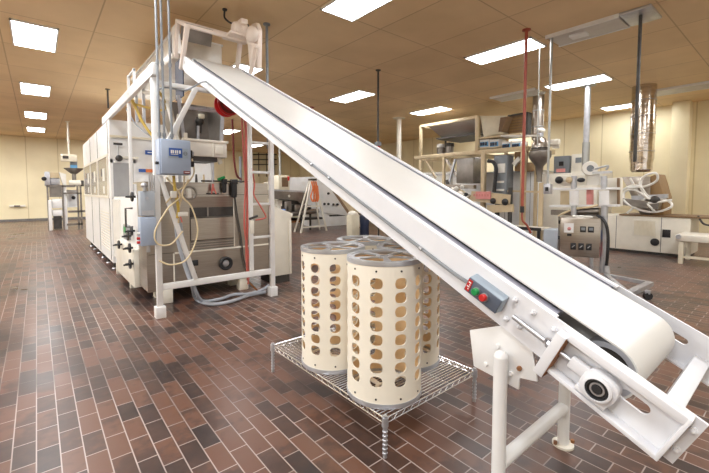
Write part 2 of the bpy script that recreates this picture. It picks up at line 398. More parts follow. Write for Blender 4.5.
# ------------------------------------------------------------------ the inclined belt conveyor
A = math.atan(.48); CA, SA = math.cos(A), math.sin(A)
Z0 = .446
def C(x, s, n): return Vector((x, s*CA-n*SA, Z0+s*SA+n*CA))
def cbox(mb, x0, x1, s0, s1, n0, n1, bev=0):
    return mb.hexa([C(x0, s0, n0), C(x1, s0, n0), C(x1, s1, n0), C(x0, s1, n0), C(x0, s0, n1), C(x1, s0, n1), C(x1, s1, n1), C(x0, s1, n1)], bev)
XN, XF = 1.63, 2.46
conv = thing('belt_conveyor', 'long white inclined belt conveyor rising from the foreground over the machine', 'conveyor', (2.04, .9, 0))
def side_rail(x0, x1, out, sl0, sl1, n0, n1):
    r = MB('rail_white')
    cbox(r, x0, x1, .29, sl0, 0, .195); cbox(r, x0, x1, sl1, 6.2, 0, .195)
    cbox(r, x0, x1, sl0, sl1, 0, n0); cbox(r, x0, x1, sl0, sl1, n1, .195)
    # rounded slot ends
    nm = (n0+n1)/2; rr = (n1-n0)/2
    for sc, sg in ((sl0, 1), (sl1, -1)):
        for side in (1, -1):
            pts = [C(x0, sc, nm+side*rr)]
            for k in range(7):
                t = PI/2*k/6; pts.append(C(x0, sc+sg*rr*(1-math.cos(t)), nm+side*rr*math.sin(t)))
            r.prism(pts, (x1-x0, 0, 0))
    # head end wedge and flanges
    r.prism([C(x0, 6.2, 0), C(x0, 6.2, .195), C(x0, 6.42, .195), C(x0, 6.42, .05)], (x1-x0, 0, 0))
    inn = x1 if out < 0 else x0
    cbox(r, inn, inn+(.028 if out < 0 else -.028), .82, 6.3, .183, .195)
    cbox(r, inn, inn+(.04 if out < 0 else -.04), .3, 6.2, 0, .008)
    return r.build('side_rail', conv)
rail_n = side_rail(XN, XN+.012, -1, .415, .515, .082, .124)
rail_f = side_rail(XF-.012, XF, 1, .452, .545, .098, .132)
# bolts on the near rail
for s, n in ((.99, .155), (.90, .155), (.985, .05), (.92, .06), (.80, .15), (.308, .15), (.308, .055)):
    b = MB('rail_white'); b.cyl(C(XN, s, n), C(XN-.012, s, n), .013, seg=6); b.ball(C(XN-.012, s, n), .009, seg=8)
    b.build('bolt', rail_n)
# take-up frame
tf = MB('rail_white')
cbox(tf, XN-.05, XN, .335, .735, .165, .197, .003); cbox(tf, XN-.05, XN, .335, .76, -.004, .012, .002)
cbox(tf, XN-.05, XN, .325, .338, -.004, .197, .002)
take = tf.build('take_up_frame', conv)
hb = MB('rail_white'); cbox(hb, XN-.065, XN, .735, .775, -.035, .175, .003); hb.use('rust'); cbox(hb, XN-.06, XN-.001, .733, .736, -.03, .17); hb.build('screw_block', take)
sc = MB('galv').cyl(C(XN-.03, .955, .095), C(XN-.03, .62, .095), .0115, seg=10)
sc.cyl(C(XN-.03, .79, .095), C(XN-.03, .775, .095), .019, seg=6)
sc.lathe(C(XN-.05, .783, .11), [(.012, 0), (.018, 0), (.018, .012), (.012, .012)], axis=(1, 0, 0), seg=14)
sc.build('take_up_screw', take)
BS, BN = .567, .083
bh = MB('rail_white')
pts = []
for k in range(24):
    t = 2*PI*k/24; c_, s_ = math.cos(t), math.sin(t); e = .5
    pts.append(C(XN-.055, BS+.062*abs(c_)**.7*(1 if c_ > 0 else -1), BN+.056*abs(s_)**.7*(1 if s_ > 0 else -1)))
bh.prism(pts, (.05, 0, 0), .004)
cbox(bh, XN-.045, XN-.01, .62, .69, .07, .12, .006); cbox(bh, XN-.05, XN-.005, .515, .63, .018, .04, .003)
ax = (-1, 0, 0)
bh.lathe(C(XN-.055, BS, BN), [(.040, 0), (.050, 0), (.050, .014), (.044, .018), (.040, .018)], axis=ax, seg=28)
bear = bh.build('bearing_housing', take)
bc = MB('black').lathe(C(XN-.055, BS, BN), [(.0, 0), (.042, 0), (.042, .012), (.033, .014), (.031, .006), (.018, .006), (.015, .014), (0, .014)], axis=ax, seg=28)
bc.use('galv').lathe(C(XN-.055, BS, BN), [(.019, .004), (.025, .004), (.025, .010), (.019, .010)], axis=ax, seg=24)
bc.build('bearing_cap', bear)
# tail pulley
tp = MB('galv')
X1, X2, PS, PN, PR = 1.74, 2.335, .60, .08, .112
tp.lathe(C(X1+.004, PS, PN), [(PR, 0), (PR, X2-X1-.008), (PR-.022, X2-X1-.008), (PR-.022, 0)], axis=(1, 0, 0), seg=48)
pul = tp.build('tail_pulley', conv)
pd = MB('dark').cyl(C(X1+.05, PS, PN), C(X2-.05, PS, PN), PR-.02, seg=32).use('galv').cyl(C(XN-.04, PS, PN), C(XF+.02, PS, PN), .02, seg=16)
pd.build('shaft', pul)
# belt loop
HS, HN, HR = 6.28, .115, .078
th = .007
loop = []
for k in range(25):
    t = PI/2+PI*k/24; loop.append((PS+math.cos(t)*PR, PN+math.sin(t)*PR, math.cos(t), math.sin(t)))
loop += [(.95, -.012, 0, -1), (1.2, .012, 0, -1), (5.9, .012, 0, -1)]
for k in range(17):
    t = -PI/2+PI*k/16; loop.append((HS+math.cos(t)*HR, HN+math.sin(t)*HR, math.cos(t), math.sin(t)))
for s in (5, 4, 3, 2, 1.2): loop.append((s, .192, 0, 1))
bm_ = MB('belt'); ri = []
for s, n, ds, dn in loop:
    ri.append([bm_.bm.verts.new(C(X1, s, n)), bm_.bm.verts.new(C(X2, s, n)), bm_.bm.verts.new(C(X2, s+ds*th, n+dn*th)), bm_.bm.verts.new(C(X1, s+ds*th, n+dn*th))])
for i in range(len(ri)):
    a, c_ = ri[i], ri[(i+1) % len(ri)]
    for k in range(4): bm_._face([a[k], a[(k+1) % 4], c_[(k+1) % 4], c_[k]])
bmesh.ops.recalc_face_normals(bm_.bm, faces=bm_.bm.faces)
bm_.build('belt', conv, 50)
hp = MB('galv').cyl(C(X1, HS, HN), C(X2, HS, HN), HR-.004, seg=32).cyl(C(XN, HS, HN), C(XF, HS, HN), .02)
hp.build('head_pulley', conv)
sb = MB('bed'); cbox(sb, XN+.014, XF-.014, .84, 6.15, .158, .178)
sb.use('black'); cbox(sb, X1+.012, X2-.012, .86, 6.1, .1785, .19)  # black slab stands in for the shadow in the gap under the belt
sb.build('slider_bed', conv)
xb = MB('rail_white'); cbox(xb, XN+.012, XF-.012, .342, .405, .005, .09, .006); xb.build('tail_crossbar', conv)
# under-frame cross ties
for s in (2.2, 3.6, 5.0):
    cbox(MB('rail_white'), XN+.012, XF-.012, s, s+.05, .03, .09).build('cross_tie', conv)
# legs
for x, zt in ((XN-.028, .745), (2.338, .72)):
    l = MB('white').cyl((x, .875, .012), (x, .875, zt), .031, seg=24).lathe((x, .875, zt), [(.031, 0), (.026, .014), (.014, .024), (0, .027)], seg=24, closed=False)
    leg = l.build('leg', conv)
    MB('ivory').lathe((x, .875, 0), [(.0, 0), (.058, 0), (.058, .012), (.04, .014), (0, .014)], seg=28).use('rust').cyl((x+.045, .84, .012), (x+.045, .84, .03), .011, seg=6).cyl((x-.045, .9, .012), (x-.045, .9, .03), .011, seg=6).build('foot_plate', leg)
MB('white').cyl((XN-.01, .875, .235), (2.32, .875, .235), .032, seg=20).build('leg_crossbar', conv)
for x in (XN+.014, XF-.03):
    g = MB('white')
    out = [qx(a_, b_, XN) for a_, b_ in ((482, 309), (468, 331), (472, 367), (517, 391), (518, 379), (536, 383), (531, 352), (511, 336))]
    out[0] = C(XN, .985, 0.004); out[-1] = C(XN, .80, .004)
    g.prism([Vector((x, o.y, o.z)) for o in out], (.012, 0, 0), .002)
    gp = g.build('gusset_plate', conv)
    if x < 2:
        for a_, b_, mt in ((498, 346, 'white'), (486, 364, 'white'), (511, 373, 'white'), (520, 368, 'rust')):
            q = qx(a_, b_, x); MB(mt).cyl((x-.013, q.y, q.z), (x, q.y, q.z), .011, seg=6).build('bolt', gp)
# push-button station
sta = MB('stationlight')
s0, s1, n0, n1 = 1.018, 1.205, .066, .137
sta.hexa([C(XN, s0, n0), C(XN, s1, n0), C(XN, s1, n1+.012), C(XN, s0, n1+.012), C(XN-.05, s0, n0), C(XN-.05, s1, n0), C(XN-.05, s1, n1), C(XN-.05, s0, n1)], .004)
sta.use('stationgrey'); cbox(sta, XN-.058, XN-.049, s0+.002, s1-.002, n0-.002, n1-.002, .002)
st = sta.build('push_button_station', conv)
for s, mt, nm in ((1.140, 'green', 'start_button'), (1.095, 'red', 'stop_button')):
    bb = MB('galv').lathe(C(XN-.058, s, .10), [(.012, 0), (.020, 0), (.020, .007), (.012, .007)], axis=ax, seg=20)
    bb.use(mt).lathe(C(XN-.058, s, .10), [(0, 0), (.0165, 0), (.0165, .024), (.014, .027), (0, .027)], axis=ax, seg=20)
    bb.build(nm, st)
tg = MB('red'); cbox(tg, XN-.0605, XN-.0575, 1.176, 1.200, .070, .130); tg.use('white')
for k in range(4): cbox(tg, XN-.0612, XN-.0604, 1.181, 1.187+.008*(k % 2), .080+.011*k, .086+.011*k)
tg.build('warning_label', st)
cn = MB('conduitgrey').tube([Vector((1.10, 4.83, 2.3)), Vector((1.10, 4.83, 2.60)), Vector((1.17, 4.83, 2.69)), Vector((1.4, 4.82, 2.70)), C(XN-.03, 5.32, .05)+Vector((-.04, -.1, 0)), C(XN-.012, 5.15, .09), C(XN-.008, 4.8, .075), C(XN-.008, 4, .072), C(XN-.008, 3, .072), C(XN-.008, 2, .072), C(XN-.008, 1.5, .072), C(XN-.008, 1.3, .074), C(XN-.02, 1.20, .09)], .0095, n=8)
for s in (1.55, 2.5, 2.75): cn.use('galv').lathe(C(XN-.012, s, .073), [(.007, -.01), (.012, -.01), (.012, .01), (.007, .01)], axis=(0, CA, SA), seg=10)
cn.build('conduit', conv)
# head frame with its motor
hf = MB('motor')
n_t = .585
for p0, p1, w in ((C(XN, 6.40, .0), C(XN, 6.34, n_t), .06), (C(XN, 6.72, .10), C(XN, 6.80, n_t), .06), (C(XF, 6.0, .15), C(XF, 6.02, n_t), .05), (C(XF, 6.5, .15), C(XF, 6.55, n_t), .06),
                  (C(XN, 6.34, n_t), C(XF+.02, 6.30, n_t), .045), (C(XN, 6.84, n_t), C(XF, 6.80, n_t), .045), (C(XN, 6.30, n_t), C(XN, 6.86, n_t), .045), (C(XF, 5.92, n_t), C(XF, 6.82, n_t), .045)):
    hf.beam(p0, p1, w, w, .004)
hf.prism([C(XF+.02, 5.92, n_t), C(XF+.02, 6.32, n_t), C(XF+.02, 6.06, .2), C(XF+.02, 5.98, .2)], (.012, 0, 0))
head = hf.build('head_frame', conv)
pl = MB('steel_dark'); cbox(pl, XN+.02, 2.08, 6.66, 6.69, .36, .60)
pl.build('hood_plate', head)
sp = MB('white').prism([C(XN+.01, 6.5, .2), C(XN+.01, 6.86, n_t), C(XN+.01, 7.15, .45), C(XN+.01, 7.1, .1)], (.01, 0, 0)); sp.build('side_sheet', head)
pm = MB('motor')
pm.box(2.15, 2.5, *(lambda q: (q.y-.16, q.y+.16))(C(2.3, 6.3, n_t)), C(2.3, 6.3, n_t).z+.01, C(2.3, 6.3, n_t).z+.035)
mc = C(2.3, 6.25, n_t+.14)
pm.cyl((2.24, mc.y, mc.z), (2.40, mc.y, mc.z), .088, seg=24).lathe((2.24, mc.y, mc.z), [(.088, 0), (.08, -.03), (.05, -.045), (0, -.05)], axis=(1, 0, 0), seg=24, closed=False)
for k in range(5): pm.lathe((2.255+.027*k, mc.y, mc.z), [(.086, 0), (.097, 0), (.097, .008), (.086, .008)], axis=(1, 0, 0), seg=24)
pm.box(2.28, 2.38, mc.y-.12, mc.y+.02, mc.z+.05, mc.z+.12, .01)
pm.ball((2.46, mc.y-.06, mc.z-.05), .12, .75, 1, 1.0, seg=20)
pm.use('dark').cyl((2.40, mc.y, mc.z), (2.415, mc.y, mc.z), .1, seg=24).use('motor')
gq = [C(2.52, 5.94, .30), C(2.52, 6.06, .27), C(2.52, 6.18, .33), C(2.52, 6.42, .70), C(2.52, 6.40, .84), C(2.52, 6.26, .88), C(2.52, 6.14, .80)]
pm.prism(gq, (.08, 0, 0), .02)
pm.build('gear_motor', head)
nv = MB('navy'); nv.box(1.66, 1.675, 5.82, 6.2, 2.86, 3.42); nv.build('discharge_curtain', head)

# overhead trough behind the head
t = thing('overhead_trough', 'pale grey covered trough running back just below the ceiling behind the belt head', 'trough', (2.0, 7.6, 2.8))
MB('glassy').box(1.64, 2.4, 6.25, 9.4, 3.50, 3.86, .01).build('trough_body', t)
MB('white').box(1.62, 2.42, 6.25, 9.4, 3.86, 3.885).build('cover', t)
for y in (8.5, 9.2):
    for x in (1.68, 2.36): MB('galv').box(x-.025, x+.025, y-.025, y+.025, 2.8, 3.5).build('leg', t)

# ------------------------------------------------------------------ white support frame with ladder
fr = thing('support_gantry', 'white tubular support gantry with ladder rungs carrying the conveyor head', 'frame', (1.8, 4.89, 0))
YFm = 4.89
def post(x, y, z0, z1, w=.062, mat='white', nm='post'):
    o = MB(mat).box(x-w/2, x+w/2, y-w/2, y+w/2, z0, z1, .005).build(nm, fr); return o
for x, zt in ((1.075, 2.80), (2.55, 2.80)):
    o = post(x, YFm, .13, zt)
    MB('white').box(x-.055, x+.055, YFm-.055, YFm+.055, 0, .135, .006).build('base_block', o)
post(1.075, 6.42, 1.40, 2.78, .045)
post(2.235, YFm, .40, 2.70, .05, nm='ladder_rail')
for z in (.86, 1.32, 1.756, 2.16, 2.5): MB('white').beam((2.24, YFm, z), (2.54, YFm, z), .028, .034, .003).build('rung', fr)
bb = MB('white').beam((1.10, YFm, .36), (2.53, YFm, .36), .05, .075, .004); bb.build('bottom_rail', fr)
bb = MB('white').beam((1.04, YFm, 2.75), (2.58, YFm, 2.75), .05, .05, .004); bb.build('top_rail', fr)
bb = MB('white').beam((1.06, 4.76, 2.87), (1.06, 9.0, 2.87), .05, .135, .004); bb.use('galv')
for y in (5.1, 6.2, 7.4, 8.5): bb.cyl((1.03, y, 2.86), (1.04, y, 2.86), .014, seg=8)
bb.build('side_beam', fr)
bb = MB('white').beam((1.25, 5.2, 2.99), (1.25, 5.2, 2.8), .03); bb = MB('white').box(1.03, 1.06, 6.2, 6.23, 2.93, 3.12).box(1.03, 1.06, 5.8, 5.83, 2.93, 3.12).beam((1.045, 5.8, 3.1), (1.045, 6.23, 3.1), .025); bb.build('guard_hoop', fr)
MB('white').beam((1.535, YFm-.05, 2.76), (1.19, YFm-.05, 2.05), .055, .055, .004).build('diagonal_brace', fr)
MB('white').beam((1.10, YFm-.01, 1.70), (1.485, YFm-.01, .40), .05, .05, .004).build('diagonal_brace', fr)

# vertical conduits feeding the box
for i, (x, mt, lb) in enumerate(((1.085, 'conduitgrey', 'left one of three thin metal conduits above the blue grey control box'), (1.14, 'conduitgrey', 'middle one of three thin metal conduits above the blue grey control box'), (1.225, 'conduitgrey', 'right one of three thin metal conduits above the blue grey control box'))):
    o = MB(mt).cyl((x, 4.74+.015*i, 2.09), (x, 4.74+.015*i, CEIL), .0135, seg=12)
    for z in (2.12, 2.92): o.lathe((x, 4.74+.015*i, z), [(.0135, 0), (.02, 0), (.02, .04), (.0135, .04)], seg=12)
    tag(o.build('conduit_riser'), lb, 'pipe', 'conduits to the control box')
# control box
t = thing('control_enclosure', 'blue grey electrical enclosure with a dark blue label on the white post', 'control box', (1.25, 4.7, 1.68))
MB('bluegrey').box(1.06, 1.395, 4.66, 4.83, 1.685, 2.085, .008).build('cabinet', t)
d = MB('bluegrey').box(1.075, 1.39, 4.635, 4.66, 1.695, 2.075, .006).build('door', t)
lb = MB('stationlight').box(1.145, 1.355, 4.631, 4.6355, 1.875, 1.985)
lb.use('signblue').box(1.155, 1.295, 4.628, 4.632, 1.895, 1.985).box(1.255, 1.295, 4.628, 4.632, 1.88, 1.9)
lb.use('white')
for k, w in enumerate((.018, .012, .016, .012, .018)): 
    x = 1.172+.022*k; lb.box(x, x+w, 4.626, 4.629, 1.925, 1.962)
lb.box(1.172, 1.25, 4.626, 4.629, 1.912, 1.918)
lb.use('greybox').lathe((1.328, 4.631, 1.93), [(.014, 0), (.022, 0), (.022, .003), (.014, .003)], axis=(0, -1, 0), seg=18).box(1.312, 1.345, 4.627, 4.631, 1.927, 1.933)
lb.build('name_plate', d)
lb = MB('darkred').box(1.305, 1.38, 4.631, 4.6355, 1.70, 1.73); lb.use('white').box(1.315, 1.37, 4.629, 4.632, 1.711, 1.719); lb.build('warning_label', d)
MB('black').box(1.03, 1.062, 4.68, 4.74, 1.80, 1.83, .004).build('latch', t)
MB('black').cyl((1.395, 4.74, 1.82), (1.45, 4.74, 1.82), .035, seg=12).build('cable_gland', t)
MB('black').box(1.395, 1.43, 4.70, 4.78, 1.90, 1.98, .005).use('galv').cyl((1.43, 4.74, 1.94), (1.45, 4.74, 1.94), .03, seg=12).build('cable_gland', t)

# junction boxes on the post
t = thing('junction_box', 'pale grey box with steel tubes, upper one on the left of the white post', 'box', (.96, 4.86, 1.2))
MB('bluegrey2').box(.885, 1.035, 4.80, 4.93, 1.22, 1.50, .006).build('cabinet', t)
u = MB('galv')
for k in range(3): u.cyl((.985+.025*k, 4.82, 1.48), (.985+.025*k, 4.82, 1.68), .010, seg=8)
u.ball((.93, 4.81, 1.56), .035).cyl((.93, 4.8, 1.5), (.93, 4.8, 1.58), .02); u.build('tube_bundle', t)
MB('galv').lathe((.95, 4.80, 1.42), [(0, 0), (.018, 0), (.018, .012), (0, .012)], axis=(0, -1, 0), seg=12).build('cover_screw', t)
MB('galv').box(.90, 1.02, 4.795, 4.801, 1.23, 1.28).build('data_plate', t)
t = thing('switch_box', 'blue grey switch box with red buttons, lower one on the left of the white post', 'box', (.95, 4.86, .86))
MB('bluegrey').box(.875, 1.04, 4.78, 4.93, .88, 1.205, .008).build('cabinet', t)
for z, mt in ((1.02, 'whitehose'), (.965, 'red'), (.92, 'red')): MB(mt).cyl((.875, 4.83, z), (.845, 4.83, z), .016, seg=14).build('button', t)
MB('galv').cyl((.96, 4.85, .80), (.96, 4.85, .885), .022, seg=12).build('cable_gland', t)

# ------------------------------------------------------------------ stainless dough former
X0, X3, Y0 = 1.06, 2.78, 5.45
fm = thing('dough_former', 'stainless steel forming machine with a sloped feed opening behind the white ladder', 'machine', (1.92, 5.8, 0))
bd = MB('steel')
bd.box(X0, X3, Y0+.02, 5.95, .19, 1.60)
bd.box(X0, X3, Y0, Y0+.02, 1.45, 1.62); bd.box(X0, 1.60, Y0, Y0+.02, .18, 1.443); bd.box(2.215, X3, Y0, Y0+.02, .18, 1.443)
bd.box(X0, X3, Y0+.02, 6.2, 1.60, 1.62)
bd.build('body', fm)
rc = MB('steel').prism([(1.60, Y0+.021, 1.44), (1.60, Y0-.004, 1.44), (1.60, Y0+.018, 1.27)], (.615, 0, 0))
rc.use('dark').box(1.60, 2.215, Y0+.012, Y0+.021, 1.13, 1.27); rc.use('steel_dark').box(1.84, 1.86, Y0+.005, Y0+.014, 1.13, 1.27)
rc.use('steel').box(1.6, 2.215, Y0-.006, Y0+.02, 1.425, 1.443)
rc.build('feed_opening', fm)
pn = MB('steel').prism([(1.605, Y0+.01, 1.14), (1.605, Y0-.03, 1.12), (1.605, Y0-.03, .82), (1.605, Y0+.01, .80)], (.605, 0, 0)); pn.build('front_cover', fm)
lv = MB('steel_dark').box(1.605, 2.21, Y0+.002, Y0+.018, .68, .82); lv.use('steel')
for z in (.70, .735, .77): lv.box(1.605, 2.21, Y0-.015, Y0+.01, z, z+.014)
lv.use('ivory').box(1.40, X3, Y0-.02, Y0+.012, .655, .675); lv.build('louvre', fm)
lo = MB('steel').box(1.60, 2.215, Y0, Y0+.018, .18, .655); lo.build('lower_panel', fm)
fn = MB('black').lathe((2.085, Y0, .445), [(.055, 0), (.098, 0), (.098, .04), (.085, .05), (.06, .045), (.055, .02)], axis=(0, -1, 0), seg=28)
fn.use('galv').lathe((2.085, Y0, .445), [(0, 0), (.052, 0), (.045, .03), (0, .036)], axis=(0, -1, 0), seg=20); fn.build('fan_outlet', fm)
MB('black').box(1.60, 1.70, Y0-.006, Y0+.004, .46, .54, .003).build('switch_recess', fm)
for z in (.28, .35): MB('black').box(1.60, 1.67, Y0-.006, Y0+.004, z, z+.025).build('slot', fm)
v = MB('steel_dark'); [v.box(1.78+.02*k, 1.792+.02*k, Y0-.004, Y0+.004, .21, .27) for k in range(12)]
v.build('vent', fm)
s = MB('ivory').box(1.375, 1.39, Y0-.012, Y0+.004, .2, .66).box(2.218, 2.23, Y0-.006, Y0+.004, .68, 1.44); s.build('seam_strip', fm)
s = MB('dark').box(X0+.001, X3-.001, Y0+.002, Y0+.012, 1.4435, 1.4495).box(X0+.02, 1.38, Y0-.002, Y0+.006, .668, .674); s.build('shadow_gap', fm)
for x, y in ((1.29, 5.50), (2.37, 5.52), (1.29, 5.88), (2.37, 5.88)):
    MB('ivory').box(x-.07, x+.07, y-.06, y+.06, 0, .19, .006).build('foot', fm)
k_ = MB('dark').tube([(2.235, Y0-.02, 1.44), (2.26, Y0-.03, 1.2), (2.32, Y0-.03, .8), (2.36, Y0-.03, .45), (2.45, Y0-.06, .2)], .010); k_.build('drain_hose', fm)
# air preparation unit on the top edge
t = thing('air_regulator', 'black twin bowl air filter regulator on a pipe along the machine top', 'regulator', (2.1, 5.38, 1.62))
MB('dark').cyl((1.75, 5.40, 1.64), (2.50, 5.40, 1.64), .013, seg=10).build('manifold_pipe', t)
for x, r, h in ((2.07, .034, .13), (2.215, .045, .2)):
    o = MB('black').box(x-r, x+r, 5.36, 5.44, 1.60, 1.67, .006).lathe((x, 5.40, 1.60-h), [(0, 0), (r*.8, .01), (r*.95, .05), (r*.95, h), (0, h)], seg=16); o.build('filter_bowl', t)
MB('green').cyl((1.98, 5.40, 1.66), (2.08, 5.40, 1.70), .02, seg=10).build('green_tee', t)
o = MB('redhose').box(1.895, 1.915, 5.37, 5.41, 1.50, 1.60).beam((1.90, 5.38, 1.58), (1.945, 5.38, 1.46), .014).beam((1.90, 5.38, 1.58), (1.88, 5.38, 1.46), .014).use('galv').cyl((1.90, 5.40, 1.62), (1.90, 5.40, 1.82), .014, seg=10); o.build('valve', t)
o = MB('dark').box(1.83, 2.0, 5.42, 5.448, 1.455, 1.475, .004); o.build('latch_handle', t)
for x, mt in ((1.80, 'tan'), (1.70, 'dark')): MB(mt).cyl((x, 5.45, 1.62), (x, 5.45, 1.73), .018, .011).build('fitting', t)

# feed hopper above
hp_ = thing('feed_hopper', 'dark stainless hopper with a milky tray hanging under the conveyor head', 'hopper', (1.84, 5.75, 1.62))
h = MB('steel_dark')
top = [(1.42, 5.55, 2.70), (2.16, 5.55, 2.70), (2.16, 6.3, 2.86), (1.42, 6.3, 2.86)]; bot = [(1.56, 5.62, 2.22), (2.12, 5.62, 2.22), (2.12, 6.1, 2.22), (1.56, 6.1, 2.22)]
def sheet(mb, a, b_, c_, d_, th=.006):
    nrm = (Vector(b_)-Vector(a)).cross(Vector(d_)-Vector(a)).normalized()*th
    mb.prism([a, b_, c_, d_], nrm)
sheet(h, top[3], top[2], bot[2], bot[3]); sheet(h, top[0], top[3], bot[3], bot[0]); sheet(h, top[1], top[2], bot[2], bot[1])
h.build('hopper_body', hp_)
o = MB('galv').cyl((1.60, 5.58, 2.655), (2.14, 5.58, 2.655), .025, seg=12).beam((2.14, 5.56, 2.82), (2.10, 5.56, 2.24), .05, .03).beam((1.52, 5.56, 2.8), (1.58, 5.56, 2.24), .04, .03); o.build('stiffener', hp_)
o = MB('dark').cyl((1.86, 5.8, 2.35), (1.87, 5.8, 2.58), .04, seg=12).ball((1.87, 5.78, 2.52), .06).use('sack').box(1.84, 1.92, 5.7, 5.76, 2.55, 2.62, .01).use('galv').cyl((1.84, 5.78, 2.24), (1.85, 5.78, 2.45), .025); o.build('agitator_drive', hp_)
o = MB('glassy').box(1.56, 2.16, 5.5, 6.1, 1.985, 2.22, .012).use('ivory').box(1.54, 2.18, 5.49, 5.52, 2.19, 2.225, .004).box(1.95, 1.965, 5.485, 5.5, 1.99, 2.2).box(1.98, 2.1, 5.488, 5.5, 2.03, 2.15, .01)
o.use('dark').box(1.6, 2.02, 5.52, 6.0, 1.92, 1.985); o.build('tray', hp_)
o = MB('ivory').beam((1.38, 5.6, 1.62), (1.54, 5.6, 2.55), .05, .05).beam((1.60, 5.56, 1.62), (1.60, 5.56, 2.3), .045, .045).beam((2.10, 5.6, 1.9), (2.06, 5.6, 2.0), .05); o.build('stand', hp_)
for x in (1.62, 2.1):
    for y in (5.95,): MB('galv').box(x-.02, x+.02, y-.02, y+.02, 1.62, 1.99).build('leg', hp_)

# ------------------------------------------------------------------ white proofer housing
hs = thing('proofer_housing', 'long white proofing cabinet with side windows behind the forming machine', 'machine', (1.9, 10.5, 0))
b = MB('white').box(1.05, 2.9, 8.25, 13.3, .16, 2.80)
b.build('body', hs)
w = MB('ivory')
for y0_, y1_ in ((8.55, 9.95), (10.1, 11.4), (11.5, 13.1)):
    w.box(1.03, 1.05, y0_-.05, y0_, 1.36, 2.2).box(1.03, 1.05, y1_, y1_+.05, 1.36, 2.2).box(1.03, 1.05, y0_, y1_, 2.15, 2.2).box(1.03, 1.05, y0_, y1_, 1.36, 1.41)
w.build('window_frame', hs)
for y0_, y1_ in ((8.55, 9.95), (10.1, 11.4), (11.5, 13.1)):
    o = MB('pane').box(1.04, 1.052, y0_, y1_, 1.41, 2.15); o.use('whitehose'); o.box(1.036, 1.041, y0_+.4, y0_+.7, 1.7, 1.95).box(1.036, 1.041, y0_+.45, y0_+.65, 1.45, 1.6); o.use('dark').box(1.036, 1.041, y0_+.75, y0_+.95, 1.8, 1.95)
    o.build('window_pane', hs)
s = MB('trimgrey')
for y in (8.45, 10.02, 11.45): s.box(1.043, 1.05, y-.008, y+.008, .2, 1.36).box(1.043, 1.05, y-.008, y+.008, 2.2, 2.78)
s.build('door_seam', hs)
lv = MB('ivory')
for k in range(14): lv.box(1.038, 1.05, 8.6, 9.8, .35+.055*k, .365+.055*k)
lv.build('door_louvre', hs)
for y in (8.6, 9.4, 10.2, 11.0, 11.8, 12.6): MB('dark').cyl((1.12, y, 0), (1.12, y, .16), .03, seg=10).use('galv').lathe((1.12, y, 0), [(0, 0), (.06, 0), (.05, .02), (0, .025)], seg=14).build('foot', hs)
f = MB('white').box(1.05, 2.9, 8.20, 8.25, 2.50, 2.80, .004); f.use('cream').box(1.05, 2.9, 8.19, 8.2, 2.48, 2.52); f.build('front_fascia', hs)
o = MB('meshgrey').box(1.09, 1.42, 8.232, 8.248, 1.40, 2.02); o.use('white').box(1.05, 1.09, 8.22, 8.25, 1.38, 2.08).box(1.42, 1.46, 8.22, 8.25, 1.38, 2.08).box(1.05, 1.46, 8.22, 8.25, 2.02, 2.08); o.build('front_screen', hs)
o = MB('ivory').cyl((1.12, 8.19, 2.12), (1.5, 8.19, 2.12), .025, seg=10).use('dark').ball((1.18, 8.15, 2.10), .06).cyl((1.1, 8.15, 2.36), (1.24, 8.15, 2.36), .02).use('galv').cyl((1.17, 8.17, 2.12), (1.17, 8.17, 2.36), .012); o.build('steam_valve', hs)
o = MB('signblue').box(1.62, 1.98, 8.185, 8.2, 2.20, 2.28); o.use('white').box(1.66, 1.94, 8.182, 8.186, 2.23, 2.25); o.build('blue_sign', hs)
o = MB('signblue').box(1.5, 1.62, 8.185, 8.2, 1.86, 1.92).use('orange').box(1.62, 1.84, 8.185, 8.2, 1.86, 1.92); o.build('sticker', hs)
f = MB('white').box(1.08, 2.75, 5.97, 8.22, .18, 1.40, .006); f.use('whitehose').box(1.06, 1.08, 7.5, 8.2, .3, 1.35)
f.build('front_base', hs)
o = MB('ivory').box(1.0, 1.09, 5.98, 7.5, .15, .68, .006).build('lower_cabinet', hs)
for y in (6.7, 8.0): MB('ivory').box(1.06, 1.16, y-.05, y+.05, 0, .2, .004).build('foot', hs)
for a_, b_, xx in ((136, 197, 1.05), (118.3, 244.6, 1.0), (138.5, 254, 1.0), (132, 266, 1.0), (131, 231, 1.05), (127.5, 236, 1.05)):
    q = qx(a_, b_, xx-.05)
    y = min(max(q.y, 6.0), 8.1)
    k_ = MB('black').cyl((xx, y, q.z), (xx-.1, y, q.z), .015, seg=8).lathe((xx-.03, y, q.z), [(0, 0), (.065, .0), (.07, .012), (.065, .025), (0, .025)], axis=(-1, 0, 0), seg=10)
    k_.cyl((xx-.05, y-.05, q.z), (xx-.13, y-.05, q.z), .012, seg=8); k_.build('hand_knob', hs)
o = MB('dark').tube([(1.06, 6.3, 1.25), (.97, 6.3, 1.25), (.97, 6.3, .98), (1.06, 6.3, .98)], .014, smooth=False); o.build('grab_handle', hs)
o = MB('meshgrey').box(1.02, 1.08, 6.6, 6.9, .75, .98, .01).use('green').box(1.015, 1.021, 6.65, 6.85, .86, .95); o.build('gauge_box', hs)

